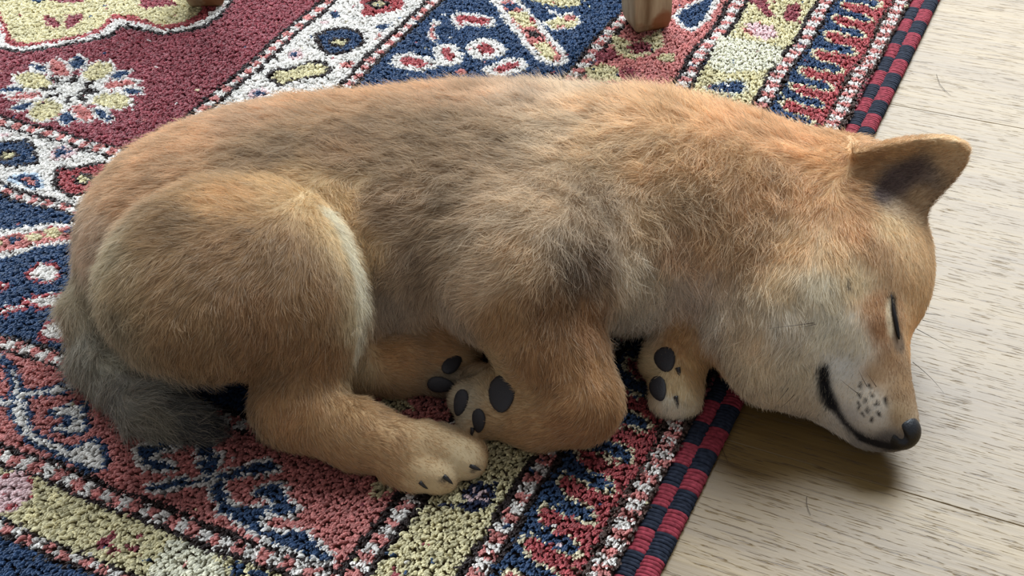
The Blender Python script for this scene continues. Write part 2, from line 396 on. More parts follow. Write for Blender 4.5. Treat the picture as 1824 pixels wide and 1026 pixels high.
GUIDES=[  # coat colours; light painted in: back, thigh top lighter, lower thigh, legs darker
((-212.4,-22.7,74.3),(-0.51,-0.39,-0.76),12,0.5,(221,191,167)),
((-194.1,-3.4,91.6),(-0.85,-0.35,-0.39),12,0.5,(224,175,133)),
((-167.4,24.6,98.6),(-0.98,-0.13,-0.14),12,0.45,(224,175,133)),
((-139.1,41.2,99.7),(-0.99,-0.03,-0.10),12,0.45,(212,169,135)),
((-102.8,74.9,89.3),(-1.00,0.02,-0.02),12,0.5,(224,175,133)),
((-58.4,76.9,87.9),(-1.00,0.05,-0.06),13,0.55,(224,175,133)),
((-17.2,53.5,98.4),(-0.98,0.19,-0.04),14,0.6,(212,169,135)),
((19.3,44.8,99.0),(-0.94,0.35,-0.01),15,0.65,(236,202,175)),
((41.5,48.3,95.0),(-0.98,0.22,0.03),16,0.7,(255,226,199)),
((63.2,21.3,105.9),(-0.93,0.34,-0.17),16,0.7,(248,202,159)),
((90.5,5.6,108.4),(-0.83,0.56,0.06),16,0.7,(245,196,148)),
((122.4,-11.3,105.4),(-0.93,0.34,0.13),15,0.65,(240,186,137)),
((148.9,-22.7,100.9),(-0.97,0.13,0.19),12,0.6,(236,179,129)),
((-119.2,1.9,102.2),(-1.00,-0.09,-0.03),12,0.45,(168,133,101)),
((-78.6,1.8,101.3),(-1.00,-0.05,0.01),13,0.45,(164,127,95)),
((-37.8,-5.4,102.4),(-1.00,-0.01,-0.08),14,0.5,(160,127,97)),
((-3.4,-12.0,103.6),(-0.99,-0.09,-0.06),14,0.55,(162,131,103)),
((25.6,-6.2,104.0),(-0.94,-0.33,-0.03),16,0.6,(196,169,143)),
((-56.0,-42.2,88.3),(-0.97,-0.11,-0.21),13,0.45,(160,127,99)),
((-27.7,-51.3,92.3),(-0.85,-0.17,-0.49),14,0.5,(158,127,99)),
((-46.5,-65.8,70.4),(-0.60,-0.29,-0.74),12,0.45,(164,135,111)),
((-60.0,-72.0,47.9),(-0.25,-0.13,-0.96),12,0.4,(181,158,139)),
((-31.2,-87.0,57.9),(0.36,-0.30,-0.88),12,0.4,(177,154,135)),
((52.8,-22.1,105.2),(-0.96,-0.23,-0.17),16,0.6,(209,174,138)),
((79.4,-34.1,104.1),(-0.83,-0.50,-0.25),17,0.6,(209,167,124)),
((106.2,-40.3,103.2),(-0.58,-0.77,-0.28),17,0.6,(207,161,115)),
((131.9,-51.9,98.1),(-0.21,-0.90,-0.38),15,0.55,(202,154,108)),
((43.4,-59.0,98.0),(-0.14,-0.97,-0.21),16,0.6,(170,141,115)),
((15.7,-68.6,100.9),(-0.81,-0.58,-0.04),15,0.6,(202,172,143)),
((70.0,-64.7,86.2),(0.07,-0.78,-0.62),17,0.6,(198,163,127)),
((96.5,-70.7,81.4),(0.02,-0.67,-0.74),17,0.55,(192,150,108)),
((116.3,-81.6,81.0),(-0.07,-0.89,-0.45),14,0.5,(190,146,103)),
((34.8,-90.5,86.3),(0.07,-0.74,-0.67),13,0.55,(124,93,70)),
((25.4,-80.1,95.3),(-0.22,-0.89,-0.39),14,0.55,(160,133,108)),
((5.3,-92.3,90.6),(-0.61,-0.63,-0.49),13,0.6,(194,159,124)),
((-13.2,-94.6,83.5),(-0.86,0.02,-0.51),12,0.6,(209,180,152)),
((64.5,-82.6,66.0),(-0.15,-0.33,-0.93),15,0.5,(247,230,207)),
((64.6,-82.8,44.6),(-0.13,0.20,-0.97),15,0.5,(255,245,230)),
((86.6,-82.7,56.9),(0.11,-0.24,-0.97),16,0.5,(230,209,192)),
((96.3,-92.8,47.1),(0.06,-0.62,-0.78),15,0.5,(241,228,211)),
((82.1,-72.6,77.3),(0.03,-0.61,-0.79),17,0.55,(209,170,136)),
((-160.8,-62.7,106.6),(-0.95,-0.22,-0.21),8.5,0.45,(147,108,69)),
((-135.9,-43.9,107.9),(-0.99,-0.07,0.07),8.5,0.45,(204,156,104)),
((-110.6,-29.8,102.4),(-0.98,0.03,0.20),8.5,0.5,(222,180,130)),
((-89.0,-36.6,94.2),(0.43,-0.90,-0.08),8.5,0.5,(226,188,139)),
((-78.0,-57.9,85.5),(0.38,-0.65,-0.66),8,0.5,(228,196,151)),
((-132.0,-83.6,103.8),(-0.69,-0.71,-0.13),8.5,0.4,(152,110,70)),
((-157.7,-95.3,98.3),(-0.61,-0.65,-0.46),8.5,0.4,(155,116,77)),
((-178.5,-92.8,91.5),(-0.40,-0.64,-0.66),8,0.4,(162,130,93)),
((-106.4,-82.5,100.5),(-0.19,-0.94,-0.28),8,0.4,(152,111,71)),
((-120.1,-109.1,85.8),(-0.17,-0.65,-0.74),8,0.4,(154,108,66)),
((-146.0,-116.5,81.1),(-0.17,-0.45,-0.88),8,0.4,(159,117,74)),
((-92.1,-100.7,82.7),(-0.03,-0.69,-0.72),7.5,0.4,(151,107,64)),
((-74.3,-87.6,62.7),(-0.19,-0.53,-0.83),7.5,0.45,(178,154,120)),
((-90.8,-108.0,53.6),(-0.34,-0.33,-0.88),8,0.4,(157,111,66)),
((-117.0,-113.2,53.9),(-0.46,0.04,-0.89),7.5,0.45,(155,111,68)),
((-80.1,-92.0,30.2),(-0.30,-0.33,-0.89),7,0.4,(173,143,105)),
((-108.1,-127.1,36.8),(-0.07,-0.51,-0.86),6,0.35,(170,122,73)),
((-87.0,-135.0,32.1),(0.58,-0.73,-0.36),5,0.3,(175,129,81)),
((-66.3,-143.4,26.4),(0.87,-0.40,-0.29),4.5,0.3,(177,132,86)),
((-45.4,-143.5,24.3),(0.88,-0.26,-0.41),3,0.25,(182,142,98)),
((-30.1,-149.0,19.3),(0.80,-0.41,-0.44),2,0.25,(189,157,116)),
((-43.9,-154.8,17.9),(0.80,-0.47,-0.38),2,0.25,(184,147,104)),
((-72.6,-145.0,18.1),(0.94,-0.17,-0.30),5,0.3,(173,129,83)),
((-197.9,-65.7,85.1),(-0.39,-0.60,-0.70),13,0.4,(176,157,129)),
((-225.8,-32.2,38.0),(-0.21,-0.78,-0.59),17,0.35,(172,158,136)),
((-188.5,-94.4,80.0),(0.08,-0.67,-0.74),16,0.35,(152,133,107)),
((-220.7,-52.7,28.8),(0.09,-0.96,-0.25),18,0.35,(146,138,124)),
((-201.8,-64.9,25.4),(0.82,-0.56,-0.12),18,0.35,(157,148,131)),
((-205.0,-82.1,23.0),(0.46,-0.87,-0.18),18,0.35,(121,115,107)),
((-189.2,-88.5,27.5),(0.91,-0.41,0.10),18,0.35,(158,153,143)),
((-179.3,-103.5,20.8),(0.88,-0.30,-0.37),18,0.35,(129,121,107)),
((-172.4,-95.5,22.4),(0.87,-0.30,-0.38),18,0.35,(107,105,103)),
((-164.3,-107.8,18.1),(0.92,-0.35,-0.16),16,0.35,(79,78,76)),
((-157.1,-108.3,17.8),(0.92,-0.25,-0.29),14,0.35,(57,57,59)),
((-3.8,-106.0,71.5),(-0.28,-0.31,-0.91),9,0.45,(173,128,80)),
((17.1,-108.8,71.7),(-0.06,-0.71,-0.70),9,0.45,(144,97,55)),
((34.8,-108.1,62.4),(0.11,-0.70,-0.70),8,0.45,(156,104,57)),
((10.1,-124.2,55.2),(-0.14,-0.51,-0.85),7,0.4,(163,112,63)),
((36.1,-124.7,48.8),(0.18,-0.78,-0.60),6.5,0.4,(163,112,61)),
((39.7,-138.6,32.5),(-0.31,-0.46,-0.83),6,0.4,(166,116,66)),
((23.5,-142.7,31.0),(-0.86,0.08,-0.50),5.5,0.35,(168,116,66)),
((-0.5,-135.3,26.0),(-0.89,0.34,-0.30),5,0.3,(173,124,74)),
((-16.7,-127.3,19.7),(-0.91,0.42,0.00),4,0.3,(173,131,85)),
((-26.8,-116.0,24.8),(-0.76,0.59,-0.27),3.5,0.35,(168,151,128)),
((-9.4,-111.2,37.9),(-0.27,0.67,0.69),5,0.4,(173,140,99)),
((0.7,-125.4,38.5),(-0.78,0.50,-0.39),4,0.35,(173,131,85)),
((80.5,-90.2,34.6),(-0.37,-0.85,-0.36),5,0.35,(187,135,79)),
((86.2,-101.7,26.5),(0.02,-0.77,-0.64),5,0.35,(196,148,89)),
((75.3,-112.4,22.6),(-0.18,-0.78,-0.60),4,0.35,(204,172,127)),
((72.7,-119.9,14.9),(-0.05,-0.29,-0.96),4,0.35,(206,191,168)),
((62.9,-97.7,20.7),(-0.57,0.76,-0.32),4,0.35,(200,172,129)),
((-61.4,-83.0,33.7),(0.99,-0.14,-0.07),6,0.35,(179,128,75)),
((-39.4,-79.2,28.0),(0.93,0.00,-0.37),5,0.35,(181,129,77)),
((-22.9,-78.0,21.3),(0.70,0.17,-0.69),4,0.35,(172,129,82)),
((-34.6,-91.5,19.6),(0.93,-0.17,-0.33),3.5,0.35,(114,95,76)),
((161.1,-43.3,100.2),(-0.96,-0.28,0.07),8,0.5,(210,153,97)),
((148.0,-64.1,95.9),(-0.52,-0.80,-0.29),10,0.5,(207,153,99)),
((163.9,-81.3,89.7),(0.06,-0.92,-0.39),6,0.4,(203,149,97)),
((182.7,-79.9,86.9),(0.08,-0.92,-0.39),4,0.4,(225,185,137)),
((192.1,-89.4,77.1),(0.14,-0.75,-0.65),4,0.4,(230,187,140)),
((194.4,-101.3,58.9),(-0.17,-0.47,-0.87),3.5,0.4,(225,180,131)),
((172.1,-94.0,82.6),(-0.14,-0.84,-0.53),5,0.4,(185,140,97)),
((150.7,-94.0,84.6),(-0.17,-0.89,-0.43),8,0.4,(216,178,135)),
((132.8,-88.7,84.9),(-0.31,-0.86,-0.39),11,0.45,(207,162,113)),
((128.1,-103.7,77.0),(-0.27,-0.78,-0.56),10,0.4,(232,203,167)),
((142.9,-108.3,76.7),(-0.18,-0.80,-0.57),7,0.35,(250,232,205)),
((161.5,-105.4,75.2),(-0.14,-0.77,-0.62),5,0.35,(239,210,171)),
((168.8,-113.2,67.3),(-0.01,-0.82,-0.57),3.5,0.35,(169,115,70)),
((169.4,-122.9,59.0),(-0.06,-0.69,-0.72),3,0.3,(151,97,54)),
((189.4,-111.1,43.7),(-0.28,-0.52,-0.81),3,0.35,(232,176,117)),
((126.0,-119.1,62.8),(-0.26,-0.59,-0.76),9,0.4,(255,241,223)),
((111.1,-116.6,55.1),(-0.26,-0.50,-0.82),11,0.45,(241,214,183)),
((107.7,-121.6,42.8),(-0.06,-0.37,-0.93),10,0.45,(250,230,201)),
((146.4,-121.3,62.7),(-0.27,-0.57,-0.78),6,0.35,(255,246,228)),
((156.5,-125.7,55.8),(-0.25,-0.50,-0.83),4.5,0.3,(255,243,223)),
((129.8,-131.7,45.5),(-0.26,-0.37,-0.89),7,0.4,(250,232,207)),
((151.1,-130.3,46.3),(-0.46,-0.39,-0.80),3.5,0.3,(255,255,250)),
((173.3,-132.3,48.7),(-0.12,-0.76,-0.64),2.6,0.3,(144,99,61)),
((174.4,-144.7,38.8),(-0.08,-0.84,-0.54),2.2,0.3,(128,90,56)),
((179.1,-138.4,39.5),(0.05,-0.83,-0.55),2.2,0.3,(135,95,59)),
((165.0,-137.9,44.8),(-0.48,-0.59,-0.65),2.4,0.3,(158,115,77)),
((156.9,-140.6,36.8),(-0.36,-0.46,-0.82),2.4,0.3,(241,228,212)),
((163.0,-151.4,32.1),(-0.51,-0.27,-0.82),2,0.3,(198,187,176)),
((152.0,-143.7,25.6),(-0.11,-0.30,-0.95),2.4,0.3,(169,160,153)),
((136.0,-134.9,26.0),(-0.18,0.15,-0.97),5,0.4,(221,205,187)),
((147.3,-138.2,11.5),(0.71,-0.28,-0.65),4,0.4,(198,189,180)),
((156.9,-149.5,16.0),(0.63,-0.47,-0.62),2.5,0.3,(135,128,124)),
((168.2,-156.6,20.6),(0.69,-0.31,-0.66),2,0.3,(79,74,74)),
((173.3,-151.1,33.0),(-0.26,-0.66,-0.71),2,0.3,(158,122,86)),
((175.1,-50.0,108.0),(0.98,0.14,0.11),5,0.35,(176,126,78)),
((191.4,-49.0,110.4),(1.00,-0.01,0.09),4,0.35,(182,134,86)),
((215.1,-50.5,109.2),(0.98,-0.14,0.12),3,0.35,(196,154,108)),
((215.8,-52.1,101.1),(0.93,-0.13,0.36),3,0.35,(176,136,98)),
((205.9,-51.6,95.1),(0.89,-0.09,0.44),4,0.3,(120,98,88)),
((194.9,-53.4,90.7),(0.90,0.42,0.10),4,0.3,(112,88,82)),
((200.0,-57.2,86.1),(0.87,0.48,0.11),4,0.3,(170,130,92)),
((185.2,-69.4,89.6),(0.91,0.29,-0.30),4,0.35,(170,140,112)),
((169.5,-65.3,94.7),(0.84,-0.47,-0.28),6,0.4,(178,128,80)),
]
PATCHES=[
([(145.8,-137.8,27.8),(150.5,-142.8,21.9),(157.6,-150.6,17.1)],0.5,3.6,(40,38,40),0.7),
([(142.0,-131.3,45.3),(142.9,-133.4,35.7),(145.8,-137.8,27.8)],1.6,4.4,(26,25,28),0.7),
([(157.6,-150.6,17.1),(167.2,-156.1,16.5),(174.6,-157.8,16.6)],2.2,2.4,(34,32,34),0.7),
([(177.3,-109.3,67.2),(177.2,-115.8,61.7),(177.6,-120.9,56.3),(178.3,-123.5,53.0)],1.6,1.8,(30,26,26),0.5),
([(175.3,-111.0,66.8),(174.7,-116.8,62.8),(175.1,-122.4,56.5)],1.2,1.8,(196,168,136),0.8),
([(178.4,-122.8,53.8),(179.3,-124.7,51.1)],2.5,3.5,(110,84,66),0.8),
([(158.1,-138.3,40.2),(158.1,-138.9,39.3)],0.55,0.7,(40,32,30),0.6),
([(161.8,-139.8,41.2),(161.6,-140.7,40.7)],0.55,0.7,(40,32,30),0.6),
([(164.8,-142.5,40.6),(165.2,-143.4,40.1)],0.55,0.7,(40,32,30),0.6),
([(167.3,-146.2,38.1),(167.6,-147.1,37.6)],0.55,0.7,(40,32,30),0.6),
([(157.3,-140.9,36.9),(157.6,-142.0,36.5)],0.55,0.7,(40,32,30),0.6),
([(162.1,-143.5,39.0),(162.1,-144.0,38.0)],0.55,0.7,(40,32,30),0.6),
([(159.2,-144.3,35.8),(159.1,-145.1,35.1)],0.55,0.7,(40,32,30),0.6),
([(163.7,-146.9,36.4),(163.5,-147.7,35.7)],0.55,0.7,(40,32,30),0.6),
([(156.5,-143.3,33.6),(156.4,-144.2,33.0)],0.55,0.7,(40,32,30),0.6),
([(159.7,-147.6,33.1),(159.6,-148.4,32.4)],0.55,0.7,(40,32,30),0.6),
([(164.1,-150.6,33.5),(164.0,-151.3,32.7)],0.55,0.7,(40,32,30),0.6),
([(157.4,-147.4,31.0),(157.8,-148.2,30.3)],0.55,0.7,(40,32,30),0.6),
([(161.2,-150.9,30.4),(161.2,-151.4,29.4)],0.55,0.7,(40,32,30),0.6),
([(155.8,-145.3,31.2),(156.1,-146.2,30.7)],0.55,0.7,(40,32,30),0.6),
([(168.5,-147.9,36.8),(168.4,-148.7,36.2)],0.55,0.7,(40,32,30),0.6),
([(157.1,-105.9,76.0),(157.0,-106.7,75.3)],0.8,1.2,(90,72,60),1),
([(-87.3,-44.6,95.0),(-78.8,-59.7,86.9),(-73.4,-75.4,73.7),(-73.4,-86.4,61.6),(-76.6,-90.9,43.9)],3.2,5,(240,228,204),0.9),
([(72.9,-118.8,16.8),(75.5,-120.2,12.6)],3,4,(224,212,192),1),
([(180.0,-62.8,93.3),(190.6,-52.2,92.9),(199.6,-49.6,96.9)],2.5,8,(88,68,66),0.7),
([(-39.9,-156.4,16.1),(-36.7,-154.9,16.4)],0.2,1.8,(60,50,46),1),
([(-25.2,-151.1,14.8),(-23.0,-149.7,16.1)],0.2,1.8,(66,56,50),1),
]
PADS=[
((-29.0,-114.0,24.5),(-0.48,-0.67,0.56),(-0.32,-0.47,-0.83),7,3.8,1.5),
((-20.7,-124.6,21.9),(-0.53,-0.79,0.32),(-0.11,-0.31,-0.94),6.5,3.6,1.5),
((-8.4,-119.7,33.9),(-0.46,-0.33,0.82),(-0.07,-0.91,-0.40),10,7.6,1.6),
((72.7,-98.9,28.3),(-0.38,-0.36,0.85),(0.12,-0.93,-0.34),7,5.4,1.5),
((67.8,-111.0,20.6),(-0.60,-0.25,0.76),(0.14,-0.97,-0.21),7.2,4.6,1.5),
((-33.1,-84.3,22.7),(0.34,-0.28,0.90),(0.64,0.77,-0.00),7,3.8,1.5),
((-39.3,-93.3,17.9),(-0.02,-0.92,0.40),(0.99,-0.09,-0.15),7,4.2,1.5),
]
CLAWS=[
((-36.8,-155.3,16.0),(0.47,-0.66,0.59),(0.71,-0.45,-0.54),4,1.2),
((-24.0,-149.9,16.5),(0.39,-0.85,0.34),(0.88,-0.30,-0.37),4,1.2),
((-48.5,-156.4,14.0),(-0.23,-0.93,0.28),(0.65,-0.48,-0.59),3,1),
((78.3,-106.1,26.9),(0.06,-0.41,0.91),(0.14,-0.63,-0.76),4.5,1.3),
((75.8,-117.5,18.4),(0.17,-0.73,0.66),(0.14,-0.63,-0.76),4.5,1.3),
((-30.9,-82.6,22.5),(0.39,-0.45,0.81),(0.99,0.11,0.13),3.5,1.2),
((-24.5,-126.3,16.4),(0.10,-0.55,0.83),(-0.27,-0.61,-0.74),3.5,1.1),
]
EYE=[(176.8,-108.5,68.0),(176.7,-112.7,64.6),(177.1,-116.7,61.1),(177.8,-119.9,56.9),(178.3,-123.5,53.0)]
EYE_N=(0.49,-0.58,0.65)
WHISKERS=[
((138.1,-120.2,64.6),(-0.02,-0.79,0.62),(-1.00,-0.03,-0.03),22),
((139.1,-120.7,64.2),(0.00,-0.80,0.60),(-0.99,-0.08,-0.09),9),
((156.9,-140.6,36.8),(-0.61,-0.55,0.57),(-0.72,0.44,0.54),10),
((160.7,-140.4,40.5),(-0.43,-0.59,0.68),(-0.38,0.59,0.71),9),
((164.5,-141.5,41.1),(-0.22,-0.59,0.77),(-0.52,0.54,0.66),8),
((185.7,-124.7,39.0),(0.95,-0.25,0.21),(0.61,-0.51,-0.61),20),
((193.6,-103.3,40.7),(0.80,-0.56,-0.21),(0.83,-0.35,-0.42),18),
((199.5,-96.4,44.2),(0.81,-0.57,-0.14),(0.98,-0.11,-0.13),9),
((198.0,-97.5,41.0),(0.78,-0.59,-0.22),(0.96,-0.17,-0.21),9),
((125.8,-133.6,37.6),(-0.17,-0.97,0.16),(-0.71,-0.45,-0.55),9),
((128.6,-134.5,33.8),(-0.11,-0.99,0.02),(-0.81,-0.38,-0.46),9),
((177.3,-155.7,24.6),(0.33,-0.85,0.41),(0.38,-0.59,-0.71),4),
]

GP = np.array([g[0] for g in GUIDES]); GD = np.array([g[1] for g in GUIDES]); GL = np.array([g[2] if g[2] < 6 else 6 + (g[2] - 6) * 0.55 for g in GUIDES])
GA = np.array([g[3] for g in GUIDES]); GC = s2l([g[4] for g in GUIDES])
def seg_dist(P, pts):
    best = np.full(len(P), 1e9)
    pts = np.array(pts, float)
    for a, b in zip(pts[:-1], pts[1:]):
        ab = b - a; t = np.clip((P - a) @ ab / (ab @ ab + 1e-9), 0, 1)
        best = np.minimum(best, np.sqrt(((P - a - t[:, None] * ab) ** 2).sum(1)))
    return best
def coat(P):
    """comb direction, length, lift, colour (light painted in) of the coat at surface points P (mm)"""
    Dr = np.zeros((len(P), 3)); Ln = np.zeros(len(P)); Lf = np.zeros(len(P)); Cc = np.zeros((len(P), 3))
    for s in range(0, len(P), 60000):
        q = P[s:s + 60000]
        d2 = ((q[:, None, :] - GP[None]) ** 2).sum(-1)
        w = 1.0 / (d2 + 16.0) ** 2.1
        w /= w.sum(1, keepdims=True)
        Dr[s:s + 60000] = w @ GD; Ln[s:s + 60000] = w @ GL; Lf[s:s + 60000] = w @ GA; Cc[s:s + 60000] = w @ GC
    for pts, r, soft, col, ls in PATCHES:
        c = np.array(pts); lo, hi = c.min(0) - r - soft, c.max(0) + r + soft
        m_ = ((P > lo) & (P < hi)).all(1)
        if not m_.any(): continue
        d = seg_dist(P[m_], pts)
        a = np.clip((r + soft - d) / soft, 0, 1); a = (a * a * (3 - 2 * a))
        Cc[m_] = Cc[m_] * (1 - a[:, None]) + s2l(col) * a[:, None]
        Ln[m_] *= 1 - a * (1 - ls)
    lum = Cc @ np.array([0.3, 0.6, 0.1])
    Cc = (Cc * 0.72 + lum[:, None] * 0.28) * np.array([1.74, 1.66, 1.62])
    sat = np.clip((Cc[:, 0] - Cc[:, 2]) / np.maximum(Cc[:, 0], 1e-4), 0, 1)
    Cc[:, 1] *= 1 + 0.14 * sat; Cc[:, 0] *= 1 - 0.03 * sat
    mx_ = Cc.max(1, keepdims=True)
    Cc *= np.where(mx_ > 0.6, (0.6 + 0.36 * (1 - np.exp(-(mx_ - 0.6) / 0.36))) / np.maximum(mx_, 1e-6), 1.0)
    return Dr, Ln, Lf, Cc

puppy = empty('puppy', (-0.02, -0.02, 0.005))
tag(puppy, 'tan and cream puppy asleep on its side across the rug edge', 'dog')
skin_m, nt_, b_ = new_mat('coat_skin')
a_ = N(nt_, 'ShaderNodeAttribute', attribute_name='tint')
nt_.links.new(a_.outputs['Color'], b_.inputs['Base Color']); b_.inputs['Roughness'].default_value = 0.9; b_.inputs['Specular IOR Level'].default_value = 0.1
body = mesh_obj('body', BV / 1000, BF, skin_m, puppy)
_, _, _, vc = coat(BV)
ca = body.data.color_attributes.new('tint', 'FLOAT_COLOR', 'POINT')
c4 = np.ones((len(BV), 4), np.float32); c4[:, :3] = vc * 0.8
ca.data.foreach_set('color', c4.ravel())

# ---- coat of fur
TR = np.concatenate([BF[:, [0, 1, 2]], BF[:, [0, 2, 3]]])
A_, B_, C_ = BV[TR[:, 0]], BV[TR[:, 1]], BV[TR[:, 2]]
fn = np.cross(B_ - A_, C_ - A_); far = np.linalg.norm(fn, axis=1) / 2
cen = (A_ + B_ + C_) / 3
_, tl, _, _ = coat(cen)
wgt = far * np.clip(11.0 / (tl + 3.0), 0.55, 2.4) * np.where(cen[:, 2] < 8, 0.25, 1.0)
NH = 420000
ti = rng.choice(len(TR), NH, p=wgt / wgt.sum())
r1, r2 = rng.random(NH), rng.random(NH); m_ = r1 + r2 > 1; r1[m_], r2[m_] = 1 - r1[m_], 1 - r2[m_]
root = A_[ti] + r1[:, None] * (B_ - A_)[ti] + r2[:, None] * (C_ - A_)[ti]
e = 1.6
nrm = np.stack([sample_D(root + np.eye(3)[i] * e) - sample_D(root - np.eye(3)[i] * e) for i in range(3)], 1)
nrm /= np.linalg.norm(nrm, axis=1, keepdims=True) + 1e-9
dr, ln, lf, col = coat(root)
# keep pads and nose bare
bare = np.zeros(NH, bool)
for p, n_, d_, rl, rw, th in PADS:
    p, n_, d_ = np.array(p), np.array(n_), np.array(d_); s_ = np.cross(n_, d_)
    q = root - p
    bare |= ((q @ d_ / rl) ** 2 + (q @ s_ / rw) ** 2 < 0.6) & (np.abs(q @ n_) < 5)
NOSE = np.array((176.7,-150.7,20.0))
bare |= np.linalg.norm(root - NOSE, axis=1) < 8.0
keep = ~bare
root, nrm, dr, ln, lf, col = root[keep], nrm[keep], dr[keep], ln[keep], lf[keep], col[keep]
NH = len(root)
dr = dr - nrm * (dr * nrm).sum(1, keepdims=True)
dr /= np.linalg.norm(dr, axis=1, keepdims=True) + 1e-6
def lownoise(P, scale, seed):
    r_ = np.random.default_rng(seed); out = np.zeros((len(P), 3))
    for k in range(6):
        w_ = r_.normal(size=(3, 3)) / scale; ph = r_.random(3) * 6.28
        out += np.sin(P @ w_.T + ph)
    return out / 2.4
# tufts: neighbouring hairs lean together
swirl = lownoise(root, 7.0, 3)
fine = lownoise(root, 2.6, 5)
wild = rng.normal(size=(NH, 3))
long_ = np.clip(ln / 12, 0.15, 1.3)[:, None]
dr = dr + 0.28 * long_ * swirl + 0.36 * long_ * fine + 0.34 * wild * np.clip(long_, .4, 1)
dr = dr - nrm * (dr * nrm).sum(1, keepdims=True)
dr /= np.linalg.norm(dr, axis=1, keepdims=True) + 1e-6
ln = ln * rng.normal(0.92, 0.17, NH).clip(0.4, 1.45)
lf = np.clip(lf + rng.normal(0, 0.11, NH) + 0.12 * fine[:, 0] * long_[:, 0], 0.12, 0.95)
K = 5
ts = np.linspace(0, 1, K)
pts = np.zeros((NH, K, 3))
curl = (lownoise(root, 2.2, 9) * 0.14 + rng.normal(size=(NH, 3)) * 0.13) * np.clip(long_, 0.3, 1.2)
for k, t in enumerate(ts):
    up_ = lf * (t - 0.28 * t * t); al = np.sqrt(np.clip(1 - lf ** 2, 0, 1)) * (0.55 * t + 0.45 * t * t)
    pts[:, k] = root - nrm * 0.4 + ln[:, None] * (nrm * up_[:, None] + dr * al[:, None] + curl * (t * t))
gz = np.where(((pts[..., 0] / 1000 - RO[0]) * DU[0] + (pts[..., 1] / 1000 - RO[1]) * DU[1]) > 0, 6.0, 0.6)
pts[..., 2] = np.maximum(pts[..., 2], gz + rng.random((NH, 1)) * 0.8)
rad = np.interp(ts, [0, .5, 1], [0.088, 0.078, 0.026])[None] * np.clip(0.75 + 0.02 * ln[:, None], 0.6, 1.15) * rng.uniform(0.75, 1.25, (NH, 1))
# individual hairs: some paler, some sable
v_ = rng.normal(1.0, 0.13, NH).clip(0.55, 1.5)
grey = (col.max(1) - col.min(1) < 0.30 * col.max(1)) & (ln > 7) & (col.max(1) < 0.45)
pale = rng.random(NH) < np.where(grey, 0.22, 0.14); dark = rng.random(NH) < 0.10 * np.clip(ln / 12, 0, 1.2)
mott = lownoise(root, 4.5, 21)[:, 0] * 0.6 + lownoise(root, 11.0, 22)[:, 0] * 0.25
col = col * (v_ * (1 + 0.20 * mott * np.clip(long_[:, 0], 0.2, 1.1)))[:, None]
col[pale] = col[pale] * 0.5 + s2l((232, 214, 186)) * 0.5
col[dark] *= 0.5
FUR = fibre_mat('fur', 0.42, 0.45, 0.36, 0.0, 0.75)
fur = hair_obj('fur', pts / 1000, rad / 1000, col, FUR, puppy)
tag(fur, kind='stuff')

# ---- nose
NP = []
_keep = PR; PR = NP
ell(NOSE, (8.6, 8.4, 9.0), rotz=-10, k=2)
ell(NOSE + np.array([-4.0, 3.0, -1.0]), (8.0, 8.0, 8.0), k=5)
groove(NOSE + np.array([-4.6, -3.6, 7.6]), NOSE + np.array([-1.8, -8.2, 2.6]), 1.6, 2.3, k=1.5)
groove(NOSE + np.array([2.5, -9.5, 0.5]), NOSE + np.array([-6.0, -9.5, 0.5]), 1.0, 1.0, k=1.5)
PR = _keep
ND, _ = field(NP, NOSE - 16, NOSE + 16, 0.7)
nv, nf = surface_nets(ND, NOSE - 16, 0.7)
nose_m, nt_, b_ = new_mat('nose_leather')
b_.inputs['Base Color'].default_value = (*s2l((22, 23, 28)), 1); b_.inputs['Roughness'].default_value = 0.42
vz = N(nt_, 'ShaderNodeTexVoronoi'); vz.inputs['Scale'].default_value = 900
bp_ = N(nt_, 'ShaderNodeBump'); bp_.inputs['Strength'].default_value = 0.4; bp_.inputs['Distance'].default_value = 0.0003
tc_ = N(nt_, 'ShaderNodeTexCoord'); nt_.links.new(tc_.outputs['Object'], vz.inputs['Vector'])
nt_.links.new(vz.outputs['Distance'], bp_.inputs['Height']); nt_.links.new(bp_.outputs[0], b_.inputs['Normal'])
tag(mesh_obj('nose', nv / 1000, nf, nose_m, puppy), 'black leathery nose')

# ---- pads, claws, closed eye, whiskers
def frame(n_, d_):
    n_ = np.array(n_, float); n_ /= np.linalg.norm(n_); d_ = np.array(d_, float); d_ = d_ - n_ * (n_ @ d_); d_ /= np.linalg.norm(d_)
    return n_, d_, np.cross(n_, d_)
pad_m, nt_, b_ = new_mat('paw_pad')
b_.inputs['Base Color'].default_value = (*s2l((44, 42, 46)), 1); b_.inputs['Roughness'].default_value = 0.65
nz_ = N(nt_, 'ShaderNodeTexNoise'); nz_.inputs['Scale'].default_value = 1400
bp_ = N(nt_, 'ShaderNodeBump'); bp_.inputs['Strength'].default_value = 0.5; bp_.inputs['Distance'].default_value = 0.0004
tc_ = N(nt_, 'ShaderNodeTexCoord'); nt_.links.new(tc_.outputs['Object'], nz_.inputs['Vector'])
nt_.links.new(nz_.outputs['Fac'], bp_.inputs['Height']); nt_.links.new(bp_.outputs[0], b_.inputs['Normal'])
